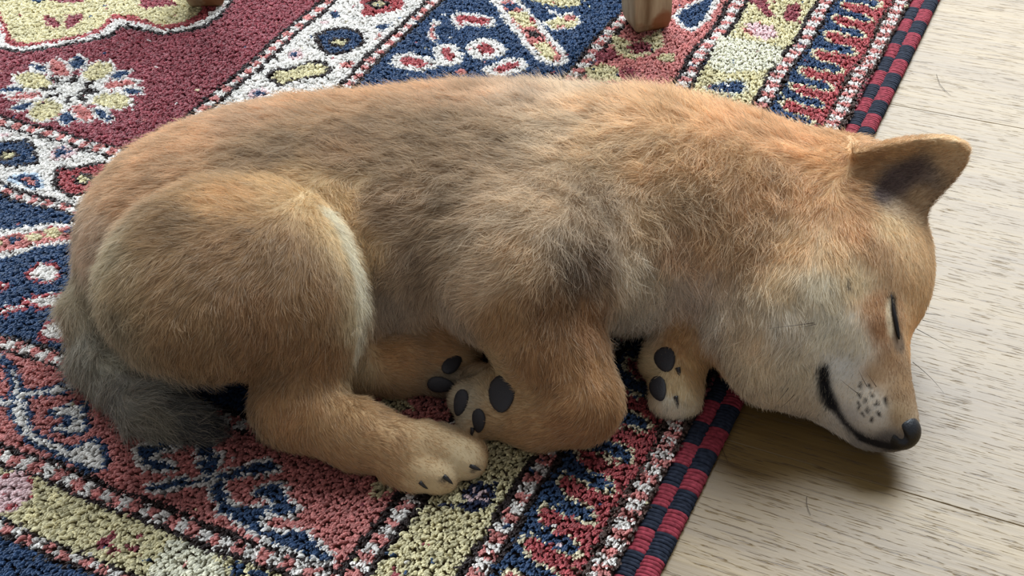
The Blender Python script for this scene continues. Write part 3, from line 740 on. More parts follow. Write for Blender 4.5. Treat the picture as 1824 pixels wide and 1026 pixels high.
for p, n_, d_, rl, rw, th in PADS:
    n_, d_, s_ = frame(n_, d_); p = np.array(p)
    vs, fs = [], []
    R_, S_ = 7, 16
    for i in range(R_ + 1):
        a = math.pi * i / R_
        for j in range(S_):
            b = 2 * math.pi * j / S_
            x = math.sin(a) * math.cos(b); y = math.sin(a) * math.sin(b); z = math.cos(a)
            w_ = rw * (1 - 0.22 * x)       # tapered towards the claw
            vs.append((p + d_ * rl * x + s_ * w_ * y + n_ * (th * math.copysign(abs(z) ** 0.8, z) + 0.3)) / 1000)
    for i in range(R_):
        for j in range(S_):
            fs.append((i * S_ + j, i * S_ + (j + 1) % S_, (i + 1) * S_ + (j + 1) % S_, (i + 1) * S_ + j))
    tag(mesh_obj('paw_pad', vs, fs, pad_m, puppy), 'dark grey paw pad')
def tube(path, radii, S_=8):
    path = np.array(path, float); vs, fs = [], []
    for i, p in enumerate(path):
        t = path[min(i + 1, len(path) - 1)] - path[max(i - 1, 0)]; t /= np.linalg.norm(t)
        a = np.cross(t, [0.3, 0.2, 0.93]); a /= np.linalg.norm(a); b = np.cross(t, a)
        for j in range(S_):
            w_ = 2 * math.pi * j / S_
            vs.append((p + radii[i] * (a * math.cos(w_) + b * math.sin(w_))) / 1000)
    for i in range(len(path) - 1):
        for j in range(S_):
            fs.append((i * S_ + j, i * S_ + (j + 1) % S_, (i + 1) * S_ + (j + 1) % S_, (i + 1) * S_ + j))
    fs.append(tuple(range(S_))[::-1]); fs.append(tuple(range((len(path) - 1) * S_, len(path) * S_)))
    return vs, fs
claw_m = plain('claw', (40, 36, 36), 0.35)
for p, n_, d_, L, r in CLAWS:
    p, n_, d_ = np.array(p), np.array(n_), np.array(d_)
    path = [p - d_ * 2 - n_ * 0.5 + (d_ * t * (L + 2) + n_ * (1.4 * t - 1.9 * t * t)) for t in np.linspace(0, 1, 6)]
    vs, fs = tube(path, [r * (1 - t) ** 0.6 + 0.08 for t in np.linspace(0, 1, 6)])
    mesh_obj('claw', vs, fs, claw_m, puppy)
lid_m = plain('eyelid_skin', (24, 21, 22), 0.45)
en = np.array(EYE_N)
ey = np.array(EYE)
tt = np.linspace(0, len(ey) - 1, 14)
path = np.stack([np.interp(tt, range(len(ey)), ey[:, c]) for c in range(3)], 1) + en * 0.3
vs, fs = tube(path, 0.12 + 0.95 * np.sin(np.linspace(0.02, 0.97, 14) ** 1.6 * math.pi) ** 0.8)
tag(mesh_obj('closed_eye', vs, fs, lid_m, puppy), 'dark rim of the closed eye')
wh_m = plain('whisker_hair', (58, 44, 36), 0.5)
for p, n_, d_, L in WHISKERS:
    p, n_, d_ = np.array(p), np.array(n_), np.array(d_)
    path = [p + d_ * L * t + n_ * (0.28 * L * t * (1 - 0.75 * t) + 0.6) for t in np.linspace(0, 1, 7)]
    vs, fs = tube(path, [0.17 * (1 - 0.8 * t) for t in np.linspace(0, 1, 7)], 5)
    mesh_obj('whisker', vs, fs, wh_m, puppy)

# ------------------------------------------------------------------ rug
rug_c = rug_xy(300, 300)
rug = empty('patterned_rug', (rug_c[0], rug_c[1], 0.0))
tag(rug, 'red, blue and cream knotted wool rug with flower and hook motifs', 'rug')
U0, U1, V0, V1 = 0.0, 800.0, -160.0, 745.0
cs = [rug_xy(u, v) for u, v in ((U0 + .6, V0), (U1, V0), (U1, V1), (U0 + .6, V1))]
vs = [(c[0], c[1], z) for z in (0.0004, 0.0032) for c in cs]
back = mesh_obj('backing', vs, [(3, 2, 1, 0), (4, 5, 6, 7), (0, 1, 5, 4), (1, 2, 6, 5), (2, 3, 7, 6), (3, 0, 4, 7)], plain('rug_backing', (84, 68, 60), 0.95, 0.1), rug, smooth=False)
CI = {'R': (130, 58, 66), 'P': (176, 108, 102), 'A': (150, 62, 65), 'Y': (190, 180, 140), 'W': (220, 215, 208), 'B': (36, 60, 92),
      'K': (36, 24, 23), 'M': (208, 178, 178), 'N': (22, 32, 58), 'C': (186, 46, 74), 'V': (204, 200, 178), 'L': (190, 206, 222), 'E': (204, 192, 158), 'O': (62, 44, 37)}
CK = list(CI); CIX = {k: i for i, k in enumerate(CK)}; CV = s2l([CI[k] for k in CK])
PITCH = 2.0
us = np.arange(17.5 + PITCH / 2, U1, PITCH); vs_ = np.arange(V0 + 1, V1 - 1, PITCH)
KU, KV = [a.ravel() for a in np.meshgrid(us, vs_, indexing='ij')]
KU = KU + rng.normal(0, 0.28, len(KU)); KV = KV + rng.normal(0, 0.28, len(KV))
# drifting lines of a hand-knotted rug
WU = KU + 1.1 * np.sin(KV / 37.0) + 0.8 * np.sin(KV / 13.0 + 1.0) + np.where((KU > 100) & (KU < 160), (KV - 345) * 0.021, 0)
WV = KV + 1.0 * np.sin(KU / 41.0) + 0.8 * np.sin(KU / 11.0)
kc = np.full(len(KU), CIX['R'])
# nested borders: (u from the long edge, v from the short edge)
RINGS = [(17.5, 733, 'O'), (20.5, 722, 'dash'), (28.5, 713, 'O'), (31.5, 709, 'hook'), (67, 664.5, 'K'), (70, 662, 'dash'), (78, 657.5, 'K'), (81.5, 655.5, 'Y'), (120, 630, 'K'), (124, 627, 'dash'), (131.5, 620, 'K'), (135.5, 616.5, 'P'),
         (197, 563, 'K'), (200, 560.5, 'dash'), (208, 553.5, 'K'), (211, 550.5, 'B'), (341, 448, 'K'), (344.5, 446, 'dash'), (351, 440, 'K'), (355, 437, 'W'), (418, 386, 'K'), (422, 383.5, 'dash'), (429, 377, 'K'), (432.5, 374.5, 'R')]
ring = np.full(len(KU), -1)
for i, (u_, v_c, c) in enumerate(RINGS):
    ring[(WU > u_) & (WV < v_c)] = i
for i, (u_, v_c, c) in enumerate(RINGS):
    m_ = ring == i
    if c == 'dash':
        s_ = np.where(KU - u_ < (v_c - KV) * 1.0 - 0, KV, KU)          # run along whichever side is nearer
        per = 12.2 if i != 1 else 11.0
        ph = (s_ + 2.0 * np.sin(s_ / 19.0)) / per % 1.0
        kc[m_] = np.where(ph[m_] < 0.52, CIX['W'], CIX['P'])
    elif c == 'hook':
        kc[m_] = np.where(KU[m_] > 49, CIX['B'], CIX['A'])
    else:
        kc[m_] = CIX[c]
# hooked border: red and blue lozenges reaching across each other
HOOKS = [-18, 7, 32, 54, 79, 106, 131, 154] + list(np.linspace(154, 513, 17)[1:-1]) + [513, 533, 554, 573, 593, 613, 634]
in_h = ring == 3
for j, v0 in enumerate(HOOKS):
    dv_ = WV - v0
    v1 = (v0 + (HOOKS[j + 1] if j + 1 < len(HOOKS) else v0 + 20)) / 2 + 1
    P_ = (HOOKS[j + 1] - v0) if j + 1 < len(HOOKS) else 20
    sl = 0.35
    q1 = ((WU - 53.5) / 8.5) ** 2 + ((dv_ + sl * (WU - 53.5)) / (0.24 * P_)) ** 2
    q2 = ((WU - 44.5) / 7.0) ** 2 + ((WV - v1 + sl * (WU - 44.5)) / (0.19 * P_)) ** 2
    kc[in_h & (q1 < 1.8) & (WU > 46)] = CIX['E']; kc[in_h & (q2 < 2.0) & (WU < 51)] = CIX['E']
    kc[in_h & (q1 < 1.0)] = CIX['A']; kc[in_h & (q2 < 1.0)] = CIX['B']
    kc[in_h & (np.abs(dv_ + sl * (WU - 48)) < 0.13 * P_) & (WU < 54) & (WU > 42)] = CIX['A']
    kc[in_h & (np.abs(WV - v1 + sl * (WU - 50)) < 0.10 * P_) & (WU > 46) & (WU < 56)] = CIX['B']

MOTIFS=[
('K',[(640,301),(621,303),(603,301),(581,286),(566,272),(552,259),(553,245),(545,243),(516,242),(498,229),(491,218),(490,203),(493,191),(509,139),(736,218)]),
('W',[(645,295),(625,299),(606,298),(585,284),(569,269),(557,256),(558,241),(547,237),(518,239),(502,226),(496,215),(494,200),(497,190),(512,140),(736,218)]),
('A',[(675,257),(648,271),(623,293),(610,294),(589,280),(573,265),(565,253),(569,233),(554,231),(521,234),(506,221),(502,210),(504,193),(522,144),(736,218)]),
('Y',[(677,248),(649,267),(628,284),(611,289),(593,276),(576,261),(571,248),(575,228),(560,224),(526,229),(513,217),(511,204),(516,186),(531,147),(736,218)]),
('R',[(628,248),(617,248),(604,253),(600,261),(612,260)]),
('R',[(603,251),(607,241),(599,235),(592,242),(592,248),(591,259),(597,256)]),
('R',[(642,223),(615,210),(612,219),(622,226),(635,227)]),
('B',[(656,228),(644,223),(644,232),(651,232)]),
('R',[(571,196),(551,189),(535,198),(541,202),(552,206),(554,212),(564,210)]),
('W',[(565,341),(564,324),(544,313),(517,307),(494,319),(498,332),(507,343),(517,355),(540,352)]),
('Y',[(583,328),(577,321),(563,320),(551,326),(548,333),(559,339),(572,336)],'W',2.6),
('B',[(582,310),(576,310),(565,314),(567,317),(575,315)],'W',2.6),
('P',[(571,306),(571,299),(562,300),(548,309),(545,316),(553,316),(562,314)],'W',2.6),
('B',[(557,299),(557,289),(549,292),(543,300),(547,306)],'W',2.6),
('Y',[(541,299),(537,291),(529,289),(521,294),(519,304),(520,313),(529,314),(536,308)],'W',2.6),
('B',[(515,306),(514,297),(507,293),(505,298),(506,304)],'W',2.6),
('P',[(512,315),(508,308),(497,303),(490,303),(493,308),(502,316),(508,319)],'W',2.6),
('B',[(493,317),(490,312),(483,311),(479,315),(485,318)],'W',2.6),
('Y',[(508,332),(504,325),(494,320),(481,325),(476,330),(480,337),(490,339),(502,338)],'W',2.6),
('B',[(496,345),(492,343),(477,349),(478,353),(486,351)],'W',2.6),
('P',[(514,346),(510,342),(497,348),(490,354),(492,358),(501,356)],'W',2.6),
('B',[(513,361),(513,354),(507,355),(502,358),(502,363),(503,368)],'W',2.6),
('Y',[(535,366),(542,352),(538,345),(527,345),(521,349),(516,358),(518,365),(523,370),(530,369)],'W',2.6),
('B',[(553,364),(553,357),(547,352),(543,355),(544,361),(546,364)],'W',2.6),
('P',[(567,353),(560,346),(550,340),(546,342),(548,348),(559,353)],'W',2.6),
('B',[(580,348),(572,340),(564,341),(568,346),(576,349)],'W',2.6),
('K',[(556,320),(546,321),(542,323),(545,328)]),
('K',[(542,321),(542,311),(532,317),(534,323)]),
('K',[(529,320),(520,312),(520,318),(522,322)]),
('K',[(524,329),(520,321),(511,323),(506,321),(510,327),(514,331)]),
('K',[(522,334),(515,333),(506,338),(516,338)]),
('K',[(525,342),(525,335),(522,337),(519,346)]),
('K',[(541,344),(537,335),(532,337),(536,345)]),
('K',[(553,335),(545,331),(538,332),(547,338)]),
('B',[(542,410),(530,402),(520,397),(515,394),(508,396),(502,401),(496,405),(491,409),(493,412),(495,414),(501,418),(512,421),(527,426)],'K',2.6),
('Y',[(520,411),(518,408),(510,408),(509,412),(516,415)],'K',2.2),
('B',[(488,394),(486,391),(475,392),(477,396),(481,401)],'M',2.6),
('B',[(494,431),(488,424),(481,422),(474,426),(467,432),(474,434),(484,432)],'L',2.0),
('P',[(485,429),(480,425),(474,428),(473,432),(482,431)]),
('A',[(471,411),(461,409),(453,400),(445,396),(438,403),(430,410),(427,418),(437,426),(444,431),(458,426)],'K',3.0),
('Y',[(452,415),(452,410),(446,411),(442,414),(444,418),(449,418)],'K',2.6),
('B',[(427,434),(423,431),(420,435),(422,437)]),
('M',[(538,390),(531,390),(531,394),(537,395)]),
('B',[(403,203),(401,195),(392,187),(380,188),(371,196),(369,204),(373,215),(383,220),(392,215)],'K',4.0),
('Y',[(391,206),(388,202),(380,201),(380,207),(386,209)],'K',3),
('Y',[(406,260),(405,256),(395,250),(388,239),(379,236),(371,242),(371,247),(383,258),(392,269),(403,265)],'K',3.5),
('B',[(409,232),(407,228),(403,231),(404,234)],'M',3.5),
('B',[(415,167),(412,164),(405,169),(405,175),(409,174)]),
('M',[(415,182),(410,178),(408,185),(413,186)]),
('P',[(367,230),(362,226),(357,228),(359,235),(363,236)]),
('K',[(368,228),(361,225),(361,229)]),
('B',[(371,173),(361,166),(361,175),(365,180)]),
('P',[(365,186),(361,182),(358,188),(361,191)]),
('A',[(417,127),(402,146),(394,153),(390,164),(383,163),(374,153),(366,145),(369,135),(383,115)]),
('Y',[(394,144),(389,140),(381,142),(386,148)],'K',3.5),
('B',[(405,288),(403,282),(396,285),(399,292)],'M',3),
('A',[(330,214),(329,207),(320,206),(306,208),(306,212),(312,216),(324,216)],'W',6),
('A',[(309,188),(305,184),(295,193),(292,200),(296,202),(304,194)],'W',6),
('A',[(286,177),(284,170),(277,171),(271,176),(272,182),(278,184)],'W',8),
('A',[(322,140),(315,137),(296,137),(292,144),(302,146),(311,146),(311,154),(317,148)],'W',4),
('W',[(336,156),(334,150),(327,154),(327,163),(323,171),(317,175),(316,184),(323,179),(329,173),(329,166)]),
('P',[(333,157),(332,155),(323,174),(318,179),(324,176),(329,167)]),
('A',[(262,202),(255,189),(248,186),(245,191),(255,203)],'W',6),
('P',[(284,210),(278,207),(276,213),(282,215)]),
('W',[(310,109),(303,101),(288,101),(220,164),(215,177),(223,183),(239,178),(282,138)]),
('P',[(300,110),(294,103),(224,167),(222,176),(238,172)]),
('B',[(297,112),(288,107),(282,113),(289,120)]),
('Y',[(288,122),(275,117),(258,135),(268,140)]),
('A',[(271,123),(269,121),(262,129),(264,131)]),
('K',[(264,143),(256,140),(247,147),(256,151)]),
('Y',[(250,158),(242,152),(228,167),(227,176),(239,171)]),
('A',[(250,151),(245,148),(241,151),(246,156)]),
('Y',[(285,93),(246,77),(242,96),(255,103),(272,101)]),
('W',[(263,107),(253,108),(252,115),(259,114)]),
('Y',[(255,127),(250,120),(245,111),(237,111),(231,122),(236,130),(246,134)],'W',2.5),
('P',[(246,114),(240,110),(236,118),(241,120)]),
('P',[(246,129),(239,125),(239,131),(243,132)]),
('B',[(169,85),(165,72),(156,53),(151,47),(150,69),(148,84),(152,101),(162,93)],'W',4),
('Y',[(203,126),(183,134),(172,108),(162,128),(165,141),(174,155),(192,151)]),
('R',[(185,140),(180,130),(170,131),(167,140),(177,148)]),
('R',[(203,155),(192,144),(184,156),(198,169)]),
('Y',[(203,177),(192,168),(181,168),(172,184),(191,195)]),
('Y',[(157,139),(149,138),(147,149),(163,151)]),
('R',[(178,171),(173,163),(161,176),(171,182)]),
('R',[(127,45),(116,38),(108,56),(101,64),(108,65),(121,50)]),
('R',[(99,44),(91,37),(86,53),(85,66),(93,67),(97,57)]),
('M',[(119,82),(113,76),(99,78),(91,90),(97,98),(108,96)]),
('P',[(121,86),(116,86),(108,95),(113,93)]),
('V',[(129,103),(111,101),(83,104),(80,123),(83,136),(110,150),(123,145),(128,128)]),
('B',[(116,172),(108,163),(96,156),(90,166),(95,173),(104,175)],'V',2.5),
('W',[(111,170),(108,167),(107,172)]),
('W',[(105,165),(101,163),(101,168)]),
('B',[(232,583),(224,579),(220,584),(221,588),(213,592),(205,600),(197,606),(182,599),(177,602),(183,608),(176,611),(166,609),(157,604),(148,609),(138,613),(141,617),(153,615),(171,615),(186,612),(201,609),(211,602),(219,594),(227,590)],'W',2.4),
('B',[(216,591),(208,584),(204,577),(198,574),(190,577),(194,580),(204,586),(211,592)],'W',2.4),
('B',[(194,593),(184,584),(179,588),(174,593),(168,594),(167,597),(177,601),(181,600),(179,595),(188,594)],'W',2.4),
('B',[(243,611),(233,603),(230,599),(225,600),(219,594),(216,596),(227,603),(235,610),(241,612)],'W',2.4),
('B',[(264,592),(260,588),(254,584),(247,580),(247,585),(253,591),(255,596),(244,594),(239,596),(245,599),(251,601),(259,597)],'W',2.4),
('B',[(285,579),(279,577),(268,578),(268,582),(274,585),(280,583)],'W',2.4),
('B',[(241,572),(235,569),(226,582),(232,584)],'W',2.4),
('W',[(384,571),(377,569),(372,568),(363,574),(356,579),(349,589),(341,597),(327,606),(316,610),(305,610),(290,611),(278,613),(271,610),(275,604),(283,598),(289,597),(293,603),(295,607),(301,606),(311,607),(317,606),(328,600),(338,591),(344,586),(339,582),(330,577),(324,571),(326,569),(332,572),(339,579),(346,583),(350,583),(357,576),(367,571),(377,566),(388,567)],'B',2.4),
('W',[(322,589),(317,581),(309,579),(303,586),(297,592),(302,597),(313,598),(313,596),(306,591),(306,589),(313,588),(319,590)],'B',2.4),
('W',[(359,596),(348,589),(346,593),(357,598)],'B',2.2),
('P',[(380,574),(373,572),(362,580),(353,589),(362,592)]),
('M',[(322,635),(316,634),(311,628),(302,628),(293,637),(291,642),(294,649),(299,653),(304,655)]),
('A',[(313,633),(312,632),(310,635)]),
('A',[(304,630),(301,628),(298,632),(301,632)]),
('A',[(309,640),(307,639),(305,642)]),
('A',[(294,639),(293,637),(291,642)]),
('A',[(300,647),(297,645),(295,649),(298,650)]),
('A',[(304,634),(303,633),(302,636)]),
('R',[(244,649),(243,645),(242,640),(238,640),(236,642),(238,645),(237,648),(240,651)]),
('R',[(231,638),(227,635),(225,638),(228,640)]),
('R',[(236,648),(233,645),(230,649),(234,650)]),
('R',[(230,644),(224,641),(222,645),(227,647)]),
('V',[(209,659),(211,650),(213,635),(210,631),(202,632),(190,632),(180,636),(176,645)]),
('B',[(178,634),(173,631),(170,638),(175,638)]),
('B',[(168,633),(162,631),(157,635),(165,637)]),
('N',[(102,555),(98,547),(86,543),(87,548),(86,552),(86,559),(93,565),(98,564),(97,559)]),
('M',[(97,551),(87,550),(87,551),(97,553)]),
('M',[(98,558),(97,555),(91,554),(86,553),(90,556),(96,558)]),
('N',[(106,566),(103,560),(102,566)]),
('R',[(107,612),(109,606),(103,610)]),
('Y',[(143,567),(138,562),(131,567),(137,575)]),
('Y',[(172,514),(160,507),(149,515),(161,522)]),
('W',[(469,483),(461,477),(444,465),(430,456),(418,454),(404,453),(401,462),(415,474),(428,484),(433,493),(448,505)]),
('P',[(463,490),(455,483),(439,471),(430,461),(422,458),(407,457),(406,464),(420,473),(431,481),(437,488),(454,499)]),
('Y',[(442,475),(436,469),(430,474),(432,479),(437,479)]),
('Y',[(433,467),(427,461),(421,465),(423,472),(429,473)]),
('B',[(451,481),(446,478),(440,483),(444,486)]),
('B',[(423,460),(417,458),(413,461),(417,465)]),
('Y',[(459,488),(452,484),(448,490),(453,495)]),
('A',[(434,463),(427,459),(425,460),(431,464)]),
('W',[(413,504),(414,499),(413,494),(406,493),(400,495),(396,499),(396,504),(403,507)],'A',2.6),
('W',[(399,524),(395,520),(388,514),(379,512),(376,518),(379,521),(385,525),(393,524)],'A',2.2),
('W',[(411,540),(406,536),(397,528),(394,529),(404,538),(409,542)],'A',1.8),
('W',[(369,544),(371,537),(369,530),(359,527),(350,537),(359,543),(365,545)],'A',2.6),
('W',[(427,518),(421,517),(417,518),(424,522)],'A',2.2),
]

def in_poly(x, y, pts):
    r_ = np.zeros(len(x), bool); n = len(pts)
    for i in range(n):
        x1, y1 = pts[i]; x2, y2 = pts[(i + 1) % n]
        if y1 == y2: continue
        r_ ^= ((y1 > y) != (y2 > y)) & (x < (x2 - x1) * (y - y1) / (y2 - y1) + x1)
    return r_
for mo in MOTIFS:
    c, poly = mo[0], np.array(mo[1], float); oc, ow = (mo[2], mo[3]) if len(mo) > 2 else (None, 0)
    lo, hi = poly.min(0) - ow - 1, poly.max(0) + ow + 1
    ix = np.nonzero((KU > lo[0]) & (KU < hi[0]) & (KV > lo[1]) & (KV < hi[1]))[0]
    if not len(ix): continue
    x, y = KU[ix], KV[ix]
    ins = in_poly(x, y, poly)
    if oc:
        P3 = np.stack([x, y, 0 * x], 1); pp = [(a, b, 0) for a, b in poly]; pp.append(pp[0])
        kc[ix[(seg_dist(P3, pp) < ow) & ~ins]] = CIX[oc]
    kc[ix[ins]] = CIX[c]
# small mistakes and blends of the weaver
sw = rng.random(len(kc)) < 0.007
kc[sw] = rng.permutation(kc)[sw] if sw.any() else kc[sw]
KXY = rug_xy(KU, KV)
under = sample_D(np.concatenate([KXY * 1000, np.full((len(KXY), 1), 8.0)], 1)) < -3.0
inb = (KXY[:, 0] * 1000 > LO[0]) & (KXY[:, 0] * 1000 < HI[0]) & (KXY[:, 1] * 1000 > LO[1]) & (KXY[:, 1] * 1000 < HI[1])
kp = ~(under & inb)
KXY, kc, KU, KV = KXY[kp], kc[kp], KU[kp], KV[kp]
NS = 3
n = len(KXY) * NS
base = np.repeat(KXY, NS, 0) + rng.normal(0, 0.00042, (n, 2))
wl = CV @ np.array([0.3, 0.6, 0.1])
CV = (CV * 0.9 + wl[:, None] * 0.1) * 1.42 + 0.002
mxv = CV.max(1, keepdims=True)
CV *= np.where(mxv > 0.55, (0.55 + 0.35 * (1 - np.exp(-(mxv - 0.55) / 0.35))) / mxv, 1.0)
kcol = np.repeat(CV[kc] * rng.normal(1, 0.10, (len(kc), 1)), NS, 0) * rng.normal(1, 0.20, (n, 1)).clip(0.5, 1.6)
lean = np.repeat(DV[None] * 0.0021 + rng.normal(0, 0.0005, (len(KXY), 2)), NS, 0) + rng.normal(0, 0.0005, (n, 2))
base = base - DV * 0.0016
hgt = np.repeat(rng.normal(0.0046, 0.0005, len(KXY)), NS) + rng.normal(0, 0.0004, n)
pt_ = np.zeros((n, 4, 3))
for k, t in enumerate((0, .42, .75, 1.0)):
    pt_[:, k, :2] = base + lean * (0.25 * t + 1.05 * t ** 2)
    pt_[:, k, 2] = 0.0026 + hgt * (1.3 * t - 0.42 * t ** 3)
rd = np.array([0.00052, 0.00062, 0.00058, 0.00042])[None] * rng.uniform(0.8, 1.2, (n, 1))
WOOL = fibre_mat('wool', 0.45, 0.35, 0.34, 0.05, 0.45)  # roots darkened, painting shade into the gaps between tufts
pile = hair_obj('wool_pile', pt_, rd, kcol, WOOL, rug)
tag(pile, kind='stuff')

# ---- selvage: overcast blocks of yarn, crimson and navy, two rows
OC = [-132, -93, -54, -14, 24, 60, 100, 138] + list(np.linspace(138, 476, 11)[1:-1]) + [476, 505, 532, 562, 591, 620, 650, 680, 710, 740]
yarn = {}
for nm, cc in (('crimson', (126, 40, 52)), ('navy', (17, 24, 40))):
    m, nt, b = new_mat('selvage_' + nm)
    nz = N(nt, 'ShaderNodeTexNoise'); nz.inputs['Scale'].default_value = 420; nz.inputs['Detail'].default_value = 4
    tc = N(nt, 'ShaderNodeTexCoord'); nt.links.new(tc.outputs['Object'], nz.inputs['Vector'])
    rp = N(nt, 'ShaderNodeValToRGB')
    rp.color_ramp.elements[0].position = 0.3; rp.color_ramp.elements[0].color = (*(s2l(cc) * 0.6), 1)
    rp.color_ramp.elements[1].position = 0.75; rp.color_ramp.elements[1].color = (*np.minimum(s2l(cc) * 1.5 + 0.012, 1), 1)
    nt.links.new(nz.outputs['Fac'], rp.inputs['Fac']); nt.links.new(rp.outputs['Color'], b.inputs['Base Color'])
    b.inputs['Roughness'].default_value = 0.85; b.inputs['Specular IOR Level'].default_value = 0.2
    bp = N(nt, 'ShaderNodeBump'); bp.inputs['Strength'].default_value = 0.7; bp.inputs['Distance'].default_value = 0.0005
    nt.links.new(nz.outputs['Fac'], bp.inputs['Height']); nt.links.new(bp.outputs[0], b.inputs['Normal'])
    yarn[nm] = m
def block(row, v0, v1, colr):
    """a run of yarn wraps lying across the edge cord"""
    vs, fs = [], []
    nst = max(3, int(round((v1 - v0) / 2.25)))
    for s_ in range(nst):
        vc = v0 + (v1 - v0) * (s_ + 0.5) / nst; hw = (v1 - v0) / nst * 0.58
        j1, j2 = rng.uniform(-0.9, 0.9, 2)
        if row == 0:     # outer row wraps round the edge
            prof = [(0.2, 0.6), (-0.5 + 0.3 * j1, 2.2), (0.6 + 0.3 * j1, 4.0), (2.6, 5.0), (5.0, 5.3), (7.6, 4.9), (9.6 + 0.5 * j2, 3.9), (10.4 + 0.5 * j2, 2.8)]
        else:
            prof = [(8.8 + 0.5 * j1, 2.8), (9.6 + 0.5 * j1, 4.2), (11.4, 5.0), (13.6, 5.2), (15.8, 5.0), (17.6 + 0.6 * j2, 4.2), (18.4 + 0.6 * j2, 2.8)]
        jit = rng.uniform(-0.25, 0.25)
        b0 = len(vs); M = 7
        for (u, z) in prof:
            for a in range(M):
                w = math.pi * a / (M - 1)
                q = rug_xy(u, vc + jit - hw * math.cos(w))
                vs.append((q[0], q[1], (z - 0.6 + 0.85 * math.sin(w)) / 1000))
        for i in range(len(prof) - 1):
            for a in range(M - 1):
                fs.append((b0 + i * M + a, b0 + i * M + a + 1, b0 + (i + 1) * M + a + 1, b0 + (i + 1) * M + a))
    mesh_obj('selvage_block', vs, fs, yarn[colr], rug)
IC = [(a + b) / 2 for a, b in zip(OC[:-1], OC[1:])]
for row, cen_ in ((0, OC), (1, IC)):
    edges = []
    for a, b in zip(cen_[:-1], cen_[1:]):
        w = (b - a) / 4
        edges += [a - w if not edges else edges[-1], a + w, b - w]
        block(row, max(edges[-3], V0), edges[-2], 'crimson') if edges[-2] > V0 else None
        block(row, edges[-2], edges[-1], 'navy')

# ------------------------------------------------------------------ shed hairs on the bare floor
for path, lab in (([(296.7,191.6,0.4),(295.0,178.3,0.6),(296.1,169.5,0.6),(298.1,163.8,0.4)], 'single dark shed hair lying on the floor near the far corner of the rug edge'),
                  ([(95.0,-129.8,0.4),(95.9,-135.4,0.6),(96.5,-140.0,0.7),(97.2,-144.2,0.4)], 'short shed hair on the floor between the muzzle and the checked rug edge'),
                  ([(129.6,-168.9,0.4),(128.6,-173.1,0.6),(128.5,-177.2,0.6),(128.9,-180.4,0.4)], 'tiny curved shed hair on the floor below the shadow of the muzzle')):
    vs, fs = tube(path, [0.10, 0.12, 0.12, 0.06], 5)
    tag(mesh_obj('shed_hair', vs, fs, wh_m), lab, 'hair', 'shed hairs on the floor')

# ------------------------------------------------------------------ weathered side table whose front legs stand on the rug
def leg_wood():
    m, nt, b = new_mat('weathered_wood')
    tc = N(nt, 'ShaderNodeTexCoord'); mp = N(nt, 'ShaderNodeMapping'); mp.inputs['Scale'].default_value = (90, 90, 14)
    nt.links.new(tc.outputs['Object'], mp.inputs['Vector'])
    nz = N(nt, 'ShaderNodeTexNoise'); nz.inputs['Scale'].default_value = 1.4; nz.inputs['Detail'].default_value = 6
    nt.links.new(mp.outputs[0], nz.inputs['Vector'])
    rp = N(nt, 'ShaderNodeValToRGB')
    rp.color_ramp.elements[0].position = 0.32; rp.color_ramp.elements[0].color = (*s2l((112, 92, 64)), 1)
    rp.color_ramp.elements[1].position = 0.62; rp.color_ramp.elements[1].color = (*s2l((172, 160, 132)), 1)
    nt.links.new(nz.outputs['Fac'], rp.inputs['Fac'])
    n2 = N(nt, 'ShaderNodeTexNoise'); n2.inputs['Scale'].default_value = 38; n2.inputs['Detail'].default_value = 3
    nt.links.new(tc.outputs['Object'], n2.inputs['Vector'])
    r2 = N(nt, 'ShaderNodeValToRGB'); r2.color_ramp.elements[0].position = 0.5; r2.color_ramp.elements[1].position = 0.6
    nt.links.new(n2.outputs['Fac'], r2.inputs['Fac'])
    mx = N(nt, 'ShaderNodeMix', data_type='RGBA'); mx.inputs[7].default_value = (*s2l((126, 84, 48)), 1)
    nt.links.new(r2.outputs['Color'], mx.inputs[0]); nt.links.new(rp.outputs['Color'], mx.inputs[6])
    nt.links.new(mx.outputs[2], b.inputs['Base Color']); b.inputs['Roughness'].default_value = 0.7
    bp = N(nt, 'ShaderNodeBump'); bp.inputs['Strength'].default_value = 0.6; bp.inputs['Distance'].default_value = 0.001
    nt.links.new(nz.outputs['Fac'], bp.inputs['Height']); nt.links.new(bp.outputs[0], b.inputs['Normal'])
    return m
LW = leg_wood()
table = empty('wooden_table', (-0.03, 0.48, 0.0))
tag(table, 'weathered wooden side table with blunt square legs standing on the rug behind the puppy', 'table')
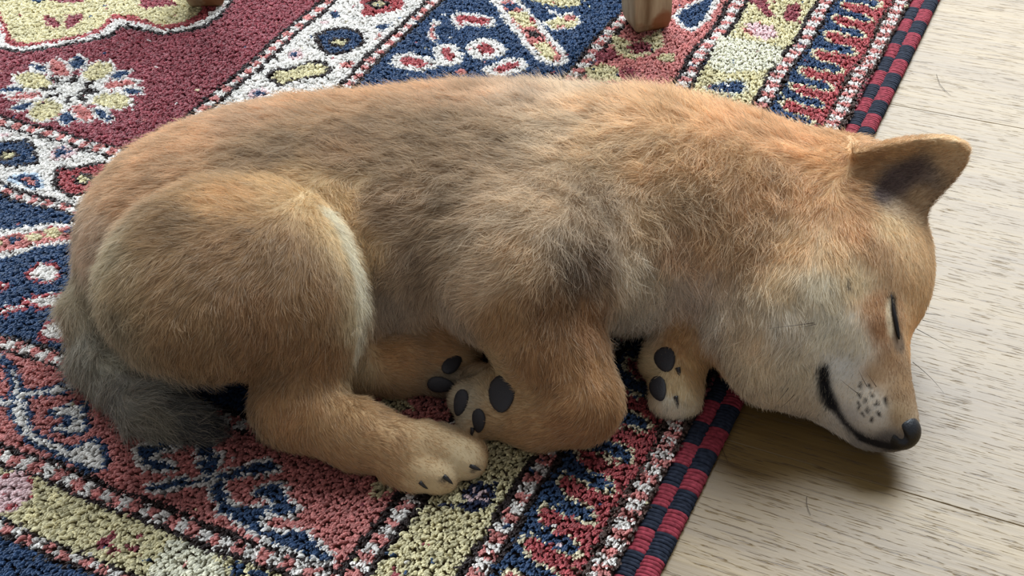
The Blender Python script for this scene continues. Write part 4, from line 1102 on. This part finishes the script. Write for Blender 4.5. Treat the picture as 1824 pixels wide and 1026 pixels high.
def leg(x, y, rz, w, dpt):
    """square tapered leg with rounded foot; its origin is at the foot"""
    prof = [(0.0, 0.74), (0.0025, 0.88), (0.007, 0.97), (0.014, 1.0), (0.2, 1.06), (0.72, 1.15)]
    ring_ = []
    ch = 0.16
    for (sx, sy) in ((1, 1), (-1, 1), (-1, -1), (1, -1)):
        a = [(sx * 1.0, sy * (1 - ch)), (sx * (1 - ch * .3), sy * (1 - ch * .3)), (sx * (1 - ch), sy * 1.0)]
        ring_ += a if sx * sy > 0 else a[::-1]
    vs, fs = [], []
    M = len(ring_)
    for z, s_ in prof:
        for (a, b) in ring_: vs.append((a * w / 2 * s_, b * dpt / 2 * s_, z))
    for i in range(len(prof) - 1):
        for j in range(M): fs.append((i * M + j, i * M + (j + 1) % M, (i + 1) * M + (j + 1) % M, (i + 1) * M + j))
    fs.append(tuple(range(M))[::-1]); fs.append(tuple(range((len(prof) - 1) * M, len(prof) * M)))
    o = mesh_obj('leg', vs, fs, LW, table, smooth=False)
    o.location = (x, y, 0.0062); o.rotation_euler = (0, 0, math.radians(rz))
    return o
leg(0.1115, 0.280, 14, 0.029, 0.029)
leg(-0.217, 0.370, -4, 0.030, 0.029)
leg(0.195, 0.60, 14, 0.029, 0.029)
leg(-0.135, 0.69, -4, 0.029, 0.029)
# table top well above the picture
vs, fs = [], []
for (e_, z) in ((0.0, 0.72), (0.004, 0.722), (0.006, 0.734), (0.003, 0.74)):
    for (a, b) in ((-1, -1), (1, -1), (1, 1), (-1, 1)):
        x, y = a * (0.215 + e_), b * (0.205 + e_)
        c_, s_ = math.cos(math.radians(-14.5)), math.sin(math.radians(-14.5))
        vs.append((-0.012 + c_ * x - s_ * y, 0.495 + s_ * x + c_ * y, z))
for i in range(3):
    for j in range(4): fs.append((i * 4 + j, i * 4 + (j + 1) % 4, (i + 1) * 4 + (j + 1) % 4, (i + 1) * 4 + j))
fs += [(3, 2, 1, 0), (12, 13, 14, 15)]
mesh_obj('table_top', vs, fs, LW, table, smooth=False)
